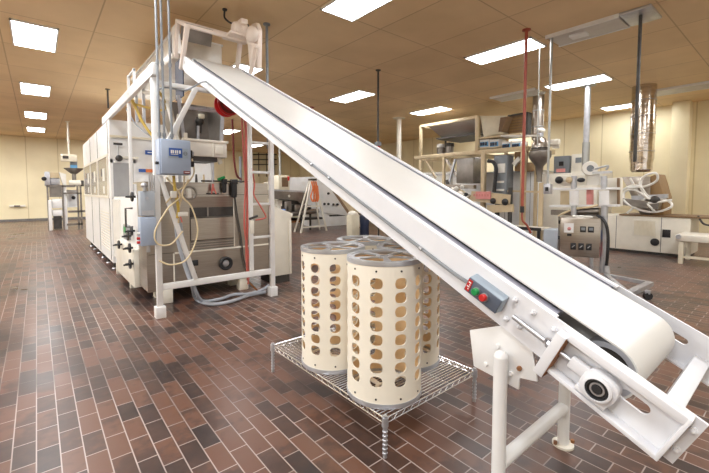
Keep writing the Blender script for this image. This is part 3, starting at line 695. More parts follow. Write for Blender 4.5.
# ------------------------------------------------------------------ hoses and cables by the frame
rl = thing('hose_reel', 'red hose reel hanging under the conveyor near the ladder', 'hose reel', (2.0, 5.05, 2.84))
o = MB('red').lathe((2.01, 5.10, 2.66), [(.02, -.05), (.155, -.05), (.155, -.03), (.09, -.02), (.09, .07), (.155, .08), (.155, .10), (.02, .10)], axis=(0, -1, 0), seg=36); o.build('drum', rl)
o = MB('darkred')
for k in range(4): o.lathe((2.01, 5.08-.022*k, 2.66), [(.09, 0), (.13, 0), (.13, .02), (.09, .02)], axis=(0, -1, 0), seg=30)
o.build('wound_hose', rl)
MB('dark').box(1.97, 2.01, 5.0, 5.16, 2.79, 2.84).build('hanger', rl)
o = MB('darkred').tube([(2.03, 4.97, 2.45), (2.035, 4.96, 2.2), (2.04, 4.96, 1.95), (2.09, 5.0, 1.72), (2.2, 5.1, 1.66)], .014)
tag(o.build('air_hose'), 'dark red hose hanging from the reel and curving toward the ladder', 'hose')
t = thing('air_hose', 'bright red hose bundle hanging beside the white ladder down to the floor', 'hose', (2.24, 4.98, 0))
o = MB('redhose').tube([(2.20, 5.0, 2.62), (2.235, 5.0, 2.3), (2.22, 5.0, 1.8), (2.24, 5.0, 1.3), (2.215, 5.0, .7), (2.23, 5.0, .25)], .02)
o.tube([(2.17, 4.99, 2.6), (2.185, 4.98, 2.0), (2.205, 4.98, 1.6), (2.18, 4.98, 1.0), (2.25, 4.98, .5), (2.22, 4.98, .2)], .012)
o.build('hose', t)
o = MB('redhose').tube([(2.26, 4.92, 1.9), (2.30, 4.9, 1.6), (2.28, 4.88, 1.45), (2.36, 4.86, 1.3), (2.44, 4.86, 1.16), (2.42, 4.86, 1.12), (2.3, 4.88, 1.1)], .011); o.build('whip_hose', t)
MB('dark').beam((2.20, 4.86, 1.12), (2.32, 4.86, 1.16), .03, .03, .004).use('ivory').box(2.21, 2.26, 4.84, 4.87, .92, 1.10, .006).build('blow_gun', t)
MB('rust').beam((2.25, 5.02, .22), (2.40, 5.04, .05), .02).build('clip', t)
def hose(label, pts, r, mat, name='air_hose', cat='hose', n=8):
    return tag(MB(mat).tube(pts, r, n=n).build(name), label, cat)
hose('yellow hose looping from the white side beam down across the housing front', [(1.1, 6.3, 2.80), (1.14, 6.25, 2.68), (1.2, 6.2, 2.5), (1.3, 6.1, 2.3), (1.42, 5.95, 2.12), (1.5, 5.9, 2.06)], .02, 'yellow')
hose('yellow hose sagging from the beam to the frame post', [(1.14, 6.3, 2.75), (1.25, 5.8, 2.62), (1.3, 5.4, 2.55), (1.2, 5.0, 2.60), (1.09, 4.95, 2.66), (1.08, 4.94, 2.2)], .016, 'yellow')
hose('dark hose dropping from the white side beam beside the yellow one', [(1.12, 6.9, 2.78), (1.2, 6.6, 2.5), (1.35, 6.3, 2.3), (1.6, 6.1, 2.18)], .011, 'greytube')
hose('bundle of pale cables bent from the side beam to the left frame post', [(1.12, 5.6, 2.78), (1.2, 5.3, 2.70), (1.26, 5.1, 2.58), (1.3, 5.0, 2.3), (1.34, 4.95, 2.1)], .024, 'whitehose', 'cable_bundle', 'cable')
hose('beige hose looping left around the lower part of the white post', [(1.16, 4.80, 1.66), (1.30, 4.78, 1.45), (1.16, 4.76, 1.30), (1.02, 4.76, 1.05), (1.04, 4.76, .90), (1.18, 4.76, .88), (1.32, 4.78, 1.02)], .0095, 'beige')
hose('long beige hose hanging in a wide loop below the control box', [(1.40, 4.78, 1.64), (1.32, 4.76, 1.45), (1.42, 4.74, 1.30), (1.48, 4.74, 1.0), (1.36, 4.74, .70), (1.18, 4.74, .64), (1.05, 4.76, .70)], .0095, 'beige')
hose('brown hose crossing below the control box toward the machine', [(1.15, 4.80, 1.36), (1.25, 4.78, 1.48), (1.38, 4.8, 1.58), (1.50, 4.9, 1.72), (1.50, 4.95, 1.9)], .0095, 'tan')
hose('ochre hose hanging straight down under the control box', [(1.24, 4.80, 1.68), (1.25, 4.79, 1.5), (1.28, 4.79, 1.3), (1.27, 4.80, 1.18)], .017, 'yellow')
hose('second brown hose under the control box next to the coil', [(1.36, 4.80, 1.68), (1.34, 4.79, 1.5), (1.29, 4.79, 1.3), (1.28, 4.80, 1.12)], .0095, 'tan')
o = MB('steel_dark')
for k in range(3): o.lathe((1.415, 4.80+.015*k, 1.475), [(.07, 0), (.088, 0), (.088, .012), (.07, .012)], axis=(0, -1, 0), seg=24)
o.use('whitehose').box(1.385, 1.43, 4.77, 4.83, 1.42, 1.53, .006)
tag(o.build('hose_coil'), 'small coiled dark hose with white tag under the control box', 'hose')
o = MB('whitehose').box(1.20, 1.26, 4.76, 4.82, 1.42, 1.5, .006)
tag(o.build('pneumatic_fitting'), 'small white fitting on the ochre hose high under the control box', 'fitting')
o = MB('whitehose').box(1.27, 1.38, 4.75, 4.82, 1.2, 1.25, .005).use('redhose').beam((1.28, 4.76, 1.25), (1.31, 4.76, 1.13), .012)
tag(o.build('pneumatic_fitting'), 'white fitting with a small red lever among the beige hoses', 'fitting')
fl = thing('flexible_conduit', 'pair of grey flexible conduits sweeping across the floor under the frame', 'hose', (1.8, 4.9, 0))
for pts, nm in (([(1.30, 5.0, 1.2), (1.32, 5.0, .9), (1.40, 5.0, .55), (1.47, 4.98, .30), qz(196, 299, .03), qz(210, 304, .03), qz(228, 302, .03), qz(250, 295, .03), qz(266, 292, .04)], 'conduit'),
                ([(1.36, 5.02, 1.1), (1.39, 5.02, .85), (1.47, 5.01, .45), (1.52, 5.0, .22), qz(203, 301, .03), qz(220, 299, .03), qz(234, 294.5, .03), qz(248, 294, .05), qz(262, 290, .06), (2.60, 5.1, .1)], 'conduit')):
    MB('greytube').tube(pts, .022, n=8).build(nm, fl)

# console beside the machine
t = thing('console_cabinet', 'pale cream console cabinet with a slanted top right of the ladder', 'cabinet', (3.0, 5.6, 0))
MB('ivory').prism([(2.86, 5.46, .13), (3.20, 5.46, .13), (3.20, 5.46, 1.06), (3.23, 5.46, 1.09), (3.23, 5.46, 1.13), (2.86, 5.46, 1.27)], (0, .5, 0), .006).build('body', t)
MB('dark').box(2.88, 3.18, 5.5, 5.94, 0, .13).build('plinth', t)
MB('ivory').box(3.15, 3.19, 5.435, 5.46, .14, 1.02, .003).build('door_edge', t)

# ------------------------------------------------------------------ wire shelf and the four drums
SX0, SX1, SY0, SY1, SZ = 1.455, 2.345, 1.475, 2.80, .232
sh = thing('wire_shelf', 'low chrome wire shelf dolly standing on the tiles under the drums', 'shelf', (1.9, 2.14, 0))
for x in (SX0, SX1):
    for y in (SY0, SY1):
        l = MB('galv').cyl((x, y, .0), (x, y, SZ+.012), .0125, seg=14)
        for k in range(9): l.lathe((x, y, .02+.025*k), [(.0125, 0), (.0155, .003), (.0155, .009), (.0125, .012)], seg=14)
        l.lathe((x, y, SZ-.05), [(.013, 0), (.02, 0), (.018, .05), (.013, .05)], seg=14)
        l.build('leg', sh)
e = MB('chrome')
for z in (SZ-.006, SZ-.036):
    for y in (SY0, SY1): e.cyl((SX0, y, z), (SX1, y, z), .0045, seg=8)
    for x in (SX0, SX1): e.cyl((x, SY0, z), (x, SY1, z), .0045, seg=8)
def zig(p, q, n):
    p, q = Vector(p), Vector(q); pts = []
    for k in range(n+1):
        v_ = p.lerp(q, k/n); v_.z = SZ-.006 if k % 2 else SZ-.036; pts.append(v_)
    e.tube(pts, .003, seg=6, smooth=False)
for y in (SY0, SY1): zig((SX0, y, 0), (SX1, y, 0), 26)
for x in (SX0, SX1): zig((x, SY0, 0), (x, SY1, 0), 40)
e.build('edge_truss', sh)
d = MB('chrome')
n = 54
for k in range(1, n): 
    y = SY0+(SY1-SY0)*k/n; d.cyl((SX0, y, SZ-.002), (SX1, y, SZ-.002), .0028, seg=6)
for x in (SX0+.3, SX0+.6): d.cyl((x, SY0, SZ-.008), (x, SY1, SZ-.008), .004, seg=6)
d.build('wire_deck', sh)

def make_drum():
    R, Hh, t_ = .2345, .862, .007
    ncol, nrow = 10, 8
    zc0, ph = .158, .0825
    t = thing('perforated_drum', '', 'drum', (0, 0, 0), 'perforated drums on the wire shelf')
    m = MB('frp'); bm = m.bm
    def P(a, z, r): return bm.verts.new((r*math.cos(a), r*math.sin(a), z))
    da = 2*PI/ncol
    side = [(-1, -1), (-.5, -1), (0, -1), (.5, -1), (1, -1), (1, -.5), (1, 0), (1, .5), (1, 1), (.5, 1), (0, 1), (-.5, 1), (-1, 1), (-1, .5), (-1, 0), (-1, -.5)]
    hw, hh = .0385, .0335
    for ci in range(ncol):
        ac = ci*da
        for ri_ in range(nrow):
            zc = zc0+ph*ri_
            Bo, Bi, Ho, Hi = [], [], [], []
            for u, v_ in side:
                a = ac+u*da/2; z = zc+v_*ph/2
                ang = math.atan2(v_, u); c_, s_ = math.cos(ang), math.sin(ang)
                hu = hw*math.copysign(abs(c_)**.82, c_); hv = hh*math.copysign(abs(s_)**.82, s_)
                Bo.append(P(a, z, R)); Bi.append(P(a, z, R-t_)); Ho.append(P(ac+hu/R, zc+hv, R)); Hi.append(P(ac+hu/R, zc+hv, R-t_))
            for k in range(16):
                j = (k+1) % 16
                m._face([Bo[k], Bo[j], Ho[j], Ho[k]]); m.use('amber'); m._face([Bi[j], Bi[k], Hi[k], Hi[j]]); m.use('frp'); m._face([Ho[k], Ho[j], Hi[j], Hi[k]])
    zb, zt = zc0-ph/2, zc0+ph*(nrow-.5)
    ns = ncol*4
    for z0_, z1_ in ((.0, zb), (zt, Hh)):
        for k in range(ns):
            a0, a1 = -da/2+2*PI*k/ns, -da/2+2*PI*(k+1)/ns
            m._face([P(a0, z0_, R), P(a1, z0_, R), P(a1, z1_, R), P(a0, z1_, R)])
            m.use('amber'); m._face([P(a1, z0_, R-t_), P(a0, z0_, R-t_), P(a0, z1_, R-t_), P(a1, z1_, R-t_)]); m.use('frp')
            for z in (z0_, z1_):
                if z in (.0, Hh): m._face([P(a0, z, R), P(a1, z, R), P(a1, z, R-t_), P(a0, z, R-t_)])
    bmesh.ops.remove_doubles(bm, verts=bm.verts, dist=.0002)
    bmesh.ops.recalc_face_normals(bm, faces=bm.faces)
    m.use('dark')
    for z in (.055, Hh-.055):
        for k in range(10):
            a = da*k; c_ = Vector((math.cos(a), math.sin(a), 0)); m.cyl(c_*(R-.001)+Vector((0, 0, z)), c_*(R+.003)+Vector((0, 0, z)), .006, seg=10)
    m.build('shell', t)
    for z in (0, Hh-.026):
        MB('alu').lathe((0, 0, z), [(R-.022, 0), (R+.003, 0), (R+.004, .013), (R+.003, .028), (R-.022, .028)], seg=48).build('rim', t)
    for z in (Hh-.012, .006):
        s = MB('alu' if z > .1 else 'frp')
        s.lathe((0, 0, z), [(R-.045, 0), (R-.02, 0), (R-.02, .010), (R-.045, .010)], seg=48)
        s.lathe((0, 0, z), [(.03, 0), (.055, 0), (.055, .010), (.03, .010)], seg=28)
        for k in range(5):
            a = 2*PI*k/5+.3; c_ = Vector((math.cos(a), math.sin(a), 0)); n_ = Vector((-c_.y, c_.x, 0))
            s.prism([c_*.05+n_*.012+Vector((0, 0, z)), c_*.05-n_*.012+Vector((0, 0, z)), c_*(R-.035)-n_*.026+Vector((0, 0, z)), c_*(R-.035)+n_*.026+Vector((0, 0, z))], (0, 0, .0095))
        s.build('spider_plate', t)
    return t
drum = make_drum()
for i, (x, y, rz, lb) in enumerate((
        (1.665, 1.70, -.03, 'cream drum with rounded holes, nearest the front corner of the wire shelf'),
        (1.668, 2.245, .99, 'cream perforated drum on the left end of the shelf, partly hidden by the front drum'),
        (2.12, 1.91, .1, 'perforated drum behind the front drum under the conveyor, amber in shade'),
        (2.125, 2.41, .5, 'rearmost perforated drum, only its open spoked top seen between the others'))):
    o = drum if i == 0 else copy_tree(drum)
    o.location = (x, y, SZ+.002); o.rotation_euler = (0, 0, rz); o['label'] = lb

# ------------------------------------------------------------------ far left filler
o = thing('filling_line', 'small steel and white packing machine far back by the end wall', 'machine', (.7, 18.5, 0))
Yb = 18.4
def fx(x): return qy(x, 200, Yb).x
def fz(y, x=60): return qy(x, y, Yb).z
m = MB('steel_dark')
m.box(fx(47), fx(76), Yb, Yb+.8, fz(187), fz(185)).box(fx(50), fx(62), Yb+.1, Yb+.7, fz(197), fz(187))
for x in (48, 63, 78, 81): m.box(fx(x)-.03, fx(x)+.03, Yb, Yb+.06, 0, fz(186))
m.box(fx(66), fx(82), Yb, Yb+.05, fz(226), fz(224)).box(fx(63), fx(82), Yb, Yb+.05, fz(194), fz(192.5)).box(fx(68), fx(86), Yb, Yb+.4, fz(213), fz(211))
m.build('table_frame', o)
m = MB('white').box(fx(48), fx(51.5), Yb-.05, Yb+.7, 0, fz(200), .02).box(fx(52), fx(62), Yb, Yb+.6, fz(208), fz(199), .02).box(fx(52), fx(62), Yb, Yb+.6, fz(216), fz(210), .02).box(fx(63), fx(67), Yb+.05, Yb+.7, 0, fz(187), .01); m.use('dark').box(fx(53), fx(61), Yb+.05, Yb+.6, .05, fz(216)); m.build('cabinet', o)
m = MB('galv').box(fx(45.5), fx(51), Yb, Yb+.5, fz(186), fz(172), .02).box(fx(51), fx(61), Yb+.1, Yb+.5, fz(185), fz(176), .02).use('tan').box(fx(51), fx(60), Yb+.05, Yb+.4, fz(177), fz(172.5)).use('black').ball((fx(45), Yb, fz(179)), .07).build('head_unit', o) if False else None
m = MB('galv'); m.box(fx(45.5), fx(51), Yb, Yb+.5, fz(186), fz(172), .02); m.box(fx(51), fx(61), Yb+.1, Yb+.5, fz(185), fz(178), .02); m.use('tan').box(fx(51), fx(60), Yb+.05, Yb+.4, fz(178), fz(172.5)); m.use('black').ball((fx(45), Yb, fz(179)), .08); m.build('head_unit', o)
m = MB('whitehose').prism([(fx(60), Yb, fz(172)), (fx(67), Yb, fz(174)), (fx(67), Yb, fz(186)), (fx(64), Yb, fz(186))], (0, .4, 0)); m.build('guard', o)
m = MB('ivory').cyl((fx(70), Yb+.2, fz(183)), (fx(82), Yb+.2, fz(183)), .12, seg=20); m.use('dark').box(fx(81.5), fx(85), Yb+.1, Yb+.4, fz(186), fz(180), .02); m.build('film_roll', o)
m = MB('steel_dark').lathe((fx(76), Yb+.5, fz(173)), [(0, 0), (.1, 0), (.32, .2), (.34, .22), (.3, .22), (.05, .05)], seg=24); m.cyl((fx(76), Yb+.5, fz(186)), (fx(76), Yb+.5, fz(173)), .07); m.build('funnel', o)
m = MB('greybox').box(fx(72.5), fx(79.5), Yb+.35, Yb+.65, fz(164), fz(157), .02).use('skyblue').box(fx(72.5), fx(79.5), Yb+.38, Yb+.62, fz(168), fz(164)); m.build('drive_head', o)
m = MB('white').box(fx(68), fx(80), Yb+.5, Yb+.6, fz(208), fz(190)); m.use('black').ball((fx(74.5), Yb+.48, fz(198)), .07); m.build('back_panel', o)
o = tag(MB('ivory').box(fx(14)-.3, fx(14)+.3, YF-.14, YF-.01, .95, 1.05, .02).use('dark').box(fx(14)-.12, fx(14)+.1, YF-.15, YF-.12, .97, 1.03).build('wall_fitting'), 'small fitting low on the cream end wall', 'fitting')
for q_ in (o,):
    q = qy(17.5, 207, YF-.1); q_.location = (q.x, YF-.06, q.z)

# ------------------------------------------------------------------ middle background
t = thing('steel_trough_machine', 'stainless trough machine on crowded legs seen right of the ladder', 'machine', (7.2, 12.5, 0))
Ym = 12.2
def mx(x): return qy(x, 200, Ym).x
def mz(y, x=290): return qy(x, y, Ym).z
b = MB('steel_dark').prism([(mx(270), Ym, mz(190)), (mx(309), Ym, mz(192)), (mx(308), Ym, mz(200)), (mx(303), Ym, mz(206)), (mx(298), Ym, mz(201)), (mx(270), Ym, mz(198))], (0, .8, 0)); b.use('galv').beam((mx(270), Ym, mz(190)), (mx(309), Ym, mz(192)), .06, .06); b.build('trough', t, 15)
b = MB('steel_dark').box(mx(286), mx(293), Ym+.1, Ym+.6, mz(222), mz(201), .02).box(mx(296), mx(304), Ym+.1, Ym+.5, mz(215), mz(205), .02).cyl((mx(290), Ym, mz(214)), (mx(318), Ym, mz(212)), .09).cyl((mx(300), Ym+.3, mz(211)), (mx(312), Ym+.3, mz(209)), .14); b.use('rust').box(mx(288), mx(300), Ym, Ym+.4, mz(223), mz(219)); b.build('drive_gear', t)
b = MB('dark')
for x in (284, 289, 303, 312): b.box(mx(x)-.03, mx(x)+.03, Ym+.1, Ym+.16, 0, mz(206))
b.box(mx(284), mx(324), Ym, Ym+.5, mz(221), mz(219)); b.build('leg_frame', t)
b = MB('ivory').box(mx(280), mx(285), Ym+.2, Ym+.5, .0, mz(200), .01); b.build('pedestal', t)
b = MB('whitehose').ball((mx(289), Ym-.01, mz(196)), .05, 1, .3, 1); b.build('gauge', t)
bq = qy(279, 217, 6.5)
t = thing('hand_cart', 'small cream cart hidden behind the console cabinet under the blue tub', 'cart', (bq.x, 6.5, 0))
MB('cream').box(bq.x-.14, bq.x+.14, 6.36, 6.64, bq.z-.05, bq.z, .006).build('top', t)
for dx in (-.11, .11):
    for dy in (-.11, .11): MB('dark').cyl((bq.x+dx, 6.5+dy, 0), (bq.x+dx, 6.5+dy, bq.z-.05), .015).build('leg', t)
o = MB('blue').lathe((bq.x, 6.5, bq.z), [(0, 0), (.085, 0), (.12, .13), (.13, .14), (.115, .15), (.105, .14), (.075, .02), (0, .015)], seg=24)
tag(o.build('blue_tub'), 'bright blue plastic tub behind the cream console cabinet', 'tub')

t = thing('oven_line', 'large white oven body with black knobs behind the folding ladder', 'machine', (8.8, 13.3, 0))
def ox(x): return qy(x, 200, 13).x
def oz(y, x=310): return qy(x, y, 13).z
b = MB('white').prism([(ox(290), 13, oz(178)), (ox(332), 13, oz(176, 330)), (ox(354), 13, oz(217, 345)), (ox(290), 13, oz(208))], (0, 1.2, 0), .02); b.build('body', t)
b = MB('white').box(ox(318), ox(352), 13.05, 14.1, 0, oz(212, 335), .02); b.use('dark').box(ox(330), ox(346), 13.03, 13.06, oz(216, 340), oz(214.5, 340)); b.build('base', t)
b = MB('black')
for x, y in ((328, 193.5), (324, 204), (328, 204), (333, 204.5), (337, 204.5)):
    q = qy(x, y, 13); b.cyl((q.x, 12.94, q.z), (q.x, 13, q.z), .05, seg=12)
b.build('control_knob', t)
b = MB('cream').box(ox(279), ox(290), 13, 13.8, oz(190), oz(176), .02); b.use('brown').box(ox(282), ox(288), 12.97, 13.02, oz(187), oz(178)); b.use('red').box(ox(287.5), ox(289), 12.95, 13.02, oz(181), oz(177)); b.use('ivory').box(ox(280), ox(290), 13.1, 13.7, 0, oz(189)); b.build('end_cabinet', t)

t = thing('a_frame_ladder', 'cream folding step ladder with orange straps standing on the tiles', 'ladder', (7.75, 11.6, 0))
Ya = 11.6
q0, q1, qt = qz(300.5, 233), qz(327, 231), qy(313, 180, Ya)
qt = Vector((qt.x, Ya, 1.9))
for a_, yy in ((q0.x, Ya), (q1.x, Ya)):
    MB('ivory').beam((a_, yy, 0), (qt.x+(.08 if a_ > qt.x else -.08), Ya, qt.z), .06, .06, .005).build('leg', t)
    MB('ivory').beam((a_, yy+.45, 0), (qt.x+(.08 if a_ > qt.x else -.08), Ya+.1, qt.z), .05, .05, .005).build('rear_leg', t)
MB('ivory').beam((q0.x+.08, Ya, .2), (q1.x-.08, Ya, .2), .04, .05).build('rung', t)
MB('ivory').beam((q0.x+.28, Ya, .95), (q1.x-.28, Ya, .95), .04, .05).build('rung', t)
MB('dark').box(qt.x-.14, qt.x+.14, Ya-.05, Ya+.12, qt.z-.02, qt.z+.05, .01).build('top_cap', t)
o = MB('orange')
for k in range(3):
    x = qt.x-.10+.09*k; o.tube([(x, Ya-.06, 1.85), (x+.03, Ya-.09, 1.6), (x-.05+.05*k, Ya-.08, 1.3), (x+.04, Ya-.09, 1.12), (x+.1, Ya-.08, 1.3), (x+.06, Ya-.07, 1.7)], .028)
tag(o.build('ratchet_strap'), 'tangled orange straps hanging from the folding ladder top', 'strap')

t = thing('incline_chute', 'brown slatted incline chute leaning behind the conveyor down to the floor', 'conveyor', (8.3, 10.5, 0))
MB('brown').beam(qy(333, 190, 10.8), qy(359, 228, 10.3), .14, .08).use('tan').beam(qy(336.5, 190, 10.9), qy(361, 226, 10.4), .1, .3).build('chute', t)
MB('dark').box(8.6, 8.66, 10.3, 10.36, 0, .35).build('leg', t)
q = qz(353, 237)
o = MB('sack').box(q.x-.17, q.x+.17, q.y-.15, q.y+.15, 0, .75, .05); o.use('ivory').ball((q.x, q.y, .76), .2, .9, .8, .5)
tag(o.build('padded_post'), 'cream padded pedestal beside the foot of the brown chute', 'pedestal')
q = qz(364.5, 236)
t = thing('person', 'person in dark blue trousers mostly hidden behind the conveyor', 'person', (q.x, q.y, 0)) if False else None
o = MB('navy').cyl((q.x-.02, q.y, 0), (q.x, q.y, .62), .13, .15, seg=16)
o.use('navy').lathe((q.x, q.y, .02), [(.0, 0), (.16, 0), (.15, .3), (.17, .62), (.14, .68), (0, .7)], seg=20)
tag(o.build('blue_drum'), 'dark navy barrel standing behind the perforated drums', 'barrel')
q = qz(392, 238)
t = thing('steel_stool', 'thin dark legged stand seen low behind the drums', 'stand', (q.x, q.y, 0))
MB('steel_dark').box(q.x-.7, q.x+.4, q.y-.2, q.y+.3, .50, .56, .01).build('top', t)
for dx in (-.6, -.1, .3): MB('dark').cyl((q.x+dx, q.y, 0), (q.x+dx, q.y, .5), .025).build('leg', t)
# pipework on the end wall seen through the ladder
q = qy(262, 165, YF-.3)
o = MB('dark')
for dz in (0, .35, .7): o.cyl((q.x-.6, YF-.2, q.z+dz), (q.x+1.2, YF-.2, q.z+dz+.1), .035, seg=8)
for dx in (-.2, .4, 1.0): o.cyl((q.x+dx, YF-.2, q.z-.8), (q.x+dx, YF-.2, q.z+.85), .03, seg=8)
tag(o.build('wall_pipework'), 'dark pipework rack on the end wall seen through the ladder rungs', 'pipework')
for x, lb, zt, mt in ((240.5, 'dark upright pipe beside the red hoses in front of the far wall', 3.0, 'greybox'), (280, 'slim grey pipe rising against the far wall right of the ladder', CEIL, 'conduit')):
    q = qy(x, 165, 16.0)
    tag(MB(mt).cyl((q.x, 16, 0), (q.x, 16, zt), .06, seg=12).build('upright_pipe'), lb, 'pipe')
o = MB('cream'); q = qy(310, 190, 14)
tag(MB('cream').box(qy(276, 190, 15).x, qy(352, 190, 15).x, 15.4, 16.2, 0, 1.9, .03).build('line_cabinet'), 'cream cabinet run behind the white oven body', 'cabinet')

# ------------------------------------------------------------------ tan platform machine
XP = 10.6
def P(x, y, X=XP): return qx(x, y, X)
pf = thing('platform_machine', 'tall tan framed machine platform with a steel hood behind the belt', 'machine', (11.4, 7.2, 0))
yl, yr = P(415, 158).y, P(526, 147).y
zd = 2.70
b = MB('tan')
for X in (XP, XP+1.8): b.beam((X, yr, zd), (X, yl, zd), .1, .13, .01)
for y in (yr, (yr+yl)/2, yl): b.beam((XP, y, zd), (XP+1.8, y, zd), .1, .13)
b.build('deck_frame', pf)
ya, yb_ = P(421, 121).y, P(478, 120).y
for y, z0_, z1_, w in ((ya, zd, 3.82, .09), (yb_, zd, 3.82, .12), (P(484, 155).y, 0, zd, .13), (P(524, 150).y, 0, zd, .13), (P(444, 160).y, 0, zd, .09), (ya, 0, zd, .09)):
    MB('tan').box(XP-w/2, XP+w/2, y-w/2, y+w/2, z0_, z1_, .01).build('post', pf)
for y in (ya, yb_): MB('tan').box(XP+1.7, XP+1.8, y-.05, y+.05, 2.125 if y < 8 else 2.205, 3.82).build('rear_post', pf)
b = MB('tan').beam((XP, ya, 3.8), (XP, yb_, 3.8), .1, .09).beam((XP+1.75, ya, 3.8), (XP+1.75, yb_, 3.8), .1, .09).beam((XP, ya, 3.8), (XP+1.75, ya, 3.8), .08); b.build('top_frame', pf)
hd = MB('steel').prism([(XP+.05, ya-.3, 3.76), (XP+.05, yb_+.05, 3.76), (XP+.25, yb_+.05, 3.32), (XP+.25, ya-.75, 3.32)], (1.4, 0, 0), .01); hd.use('dark').box(XP+.1, XP+1.5, yb_+.1, ya-.6, 3.28, 3.33); hd.build('hood', pf)
b = MB('cream').prism([(XP-.02, yb_-.07, 3.82), (XP-.02, P(505, 122).y, 3.70), (XP-.02, P(500, 136).y, 3.2), (XP-.02, P(484, 138).y, 3.15)], (.9, 0, 0), .01); b.use('brown').prism([(XP-.04, P(501, 122).y, 3.66), (XP-.04, P(508, 122).y, 3.66), (XP-.04, P(502, 134).y, 3.25), (XP-.04, P(499, 134).y, 3.25)], (.9, 0, 0)); b.build('bin', pf)
b = MB('tan'); y0_, y1_ = P(521, 140).y, yb_
b.box(XP-.05, XP+.7, y0_, y1_, 3.10, 3.15).box(XP-.05, XP+.7, P(502, 150).y, y1_, 2.80, 2.83); b.use('whitehose').beam((XP-.06, P(541, 137).y, 3.0), (XP-.06, P(502, 137).y, 3.12), .05); b.build('parts_shelf', pf)
b = MB('brown').box(XP+.3, XP+.5, P(521, 130).y, P(503, 130).y, 3.15, 3.72); b.use('card')
for k in range(6): b.box(XP+.28, XP+.3, P(520, 130).y, P(505, 130).y, 3.2+.08*k, 3.25+.08*k)
b.use('dark').box(XP+.25, XP+.52, P(523, 130).y, P(521, 130).y, 3.1, 3.75).box(XP+.25, XP+.52, P(523, 130).y, P(503, 130).y, 3.72, 3.76); b.build('louvred_panel', pf)
MB('steel').beam(P(446, 159), P(461, 182), .07).build('scissor_brace', pf); MB('galv').beam(P(455.5, 159, XP-.08), P(449, 182, XP-.08), .06).build('scissor_brace', pf)
MB('tan').beam(P(425, 160), P(436, 178), .06).build('diagonal_brace', pf)
# boxes on the platform shelf, each its own
def platform_box(xa, ya_, xb, yb2, lb, m1='skyblue', m2='white'):
    p1, p2 = P(xa, yb2, XP+.02), P(xb, ya_, XP+.02)
    o = MB(m2).box(XP+.02, XP+.45, p2.y, p1.y, p1.z, p2.z, .005)
    o.use(m1); z0_, z1_ = p1.z, p2.z
    o.box(XP+.012, XP+.021, p2.y+.02, p1.y-.02, z0_+.02, z0_+(z1_-z0_)*.7)
    o.use('navy')
    for k in range(3):
        yk = p2.y+(p1.y-p2.y)*(.2+.25*k); o.box(XP+.006, XP+.013, yk, yk+.07, z0_+.05, z0_+(z1_-z0_)*.62)
    o.use('whitehose').box(XP+.006, XP+.013, p2.y+(p1.y-p2.y)*.38, p2.y+(p1.y-p2.y)*.42, z0_+.04, z1_-.04)
    return o
for a in ((479.5, 139, 489, 147.6, 'left box of the blue and white boxes under the tan bin'),
          (489.5, 138.8, 499, 147.8, 'right box of the blue and white boxes under the tan bin'),
          (502, 141, 511, 149.6, 'blue printed box on the deck, next one right of the bin boxes'),
          (511.5, 140.6, 521, 149.2, 'blue printed box on the deck nearest the red pipe')):
    o = platform_box(a[0], a[1], a[2], a[3], a[4])
    tag(o.build('carton'), a[4], 'box', 'printed cartons on the platform')
o = platform_box(503, 134, 512, 137.5, '', 'whitehose', 'white')
tag(o.build('white_packet'), 'white packets lying on the top shelf of the platform', 'box')
# items on the deck below the hood
for k, (x, lb, mt) in enumerate(((441, 'white topped steel canister on the deck, left of the rod', 'whitehose'), (449.5, 'dark canister on the deck, right of the rod', 'dark'))):
    p1 = P(x, 154, XP+.5); o = MB('steel_dark').cyl((p1.x, p1.y, zd+.065), (p1.x, p1.y, zd+.34), .14, seg=18).use(mt).lathe((p1.x, p1.y, zd+.34), [(0, 0), (.16, 0), (.15, .12), (0, .14)], seg=18)
    tag(o.build('canister'), lb, 'canister')
p1 = P(445.5, 150, XP+.6); tag(MB('dark').cyl((p1.x, p1.y, zd+.06), (p1.x, p1.y, 3.3), .035, seg=10).build('hood_rod'), 'dark rod standing on the platform deck up to the hood', 'rod')
# machinery under the deck
t = thing('packing_head', 'steel and tan packing head under the platform with a pink label', 'machine', (10.8, 6.6, 0))
b = MB('steel_dark').box(XP-.1, XP+.5, P(475, 180).y, P(458, 180).y, 1.75, 2.55, .02); b.build('steel_bin', t)
b = MB('tan').beam(P(472, 196, XP-.3), P(511, 200, XP-.3), .1, .30).beam(P(488, 209, XP-.3), P(513, 208, XP-.3), .1, .22).beam(P(455, 188, XP-.3), P(475, 200, XP-.3), .08, .1); b.build('cross_member', t)
p1, p2 = P(476, 199, XP-.37), P(491, 191.5, XP-.37)
b = MB('pink').box(XP-.40, XP-.36, p2.y, p1.y, p1.z, p2.z); b.use('redpink')
for k in range(6): b.box(XP-.405, XP-.399, p2.y+.06+.09*k, p2.y+.11+.09*k, (p1.z+p2.z)/2-.03, (p1.z+p2.z)/2+.04)
b.build('pink_label', t)
MB('steel').beam(P(447, 186, XP-.2), P(475, 187, XP-.2), .15, .12).build('cross_plate', t)
MB('steel').cyl(P(452, 190, XP-.3), P(470, 198, XP-.3), .1).build('drive_roller', t)
for a_ in ((505, 202, .1), (493, 201, .09), (449, 190, .1), (466, 195, .08)): MB('black').ball(P(a_[0], a_[1], XP-.36), a_[2], .6, 1, 1).build('hand_knob', t)
MB('dark').cyl(P(447, 180, XP-.1), P(450, 194, XP-.1), .06).build('cylinder', t)
MB('dark').box(XP-.33, XP-.27, P(510, 210, XP-.3).y-.05, P(510, 210, XP-.3).y+.05, 0, 1.6).build('leg', t)
for a_ in ((456, 189, .09), (462, 187, .07)): MB('whitehose').ball(P(a_[0], a_[1], XP-.4), a_[2], .7, 1, 1).build('air_fitting', t)
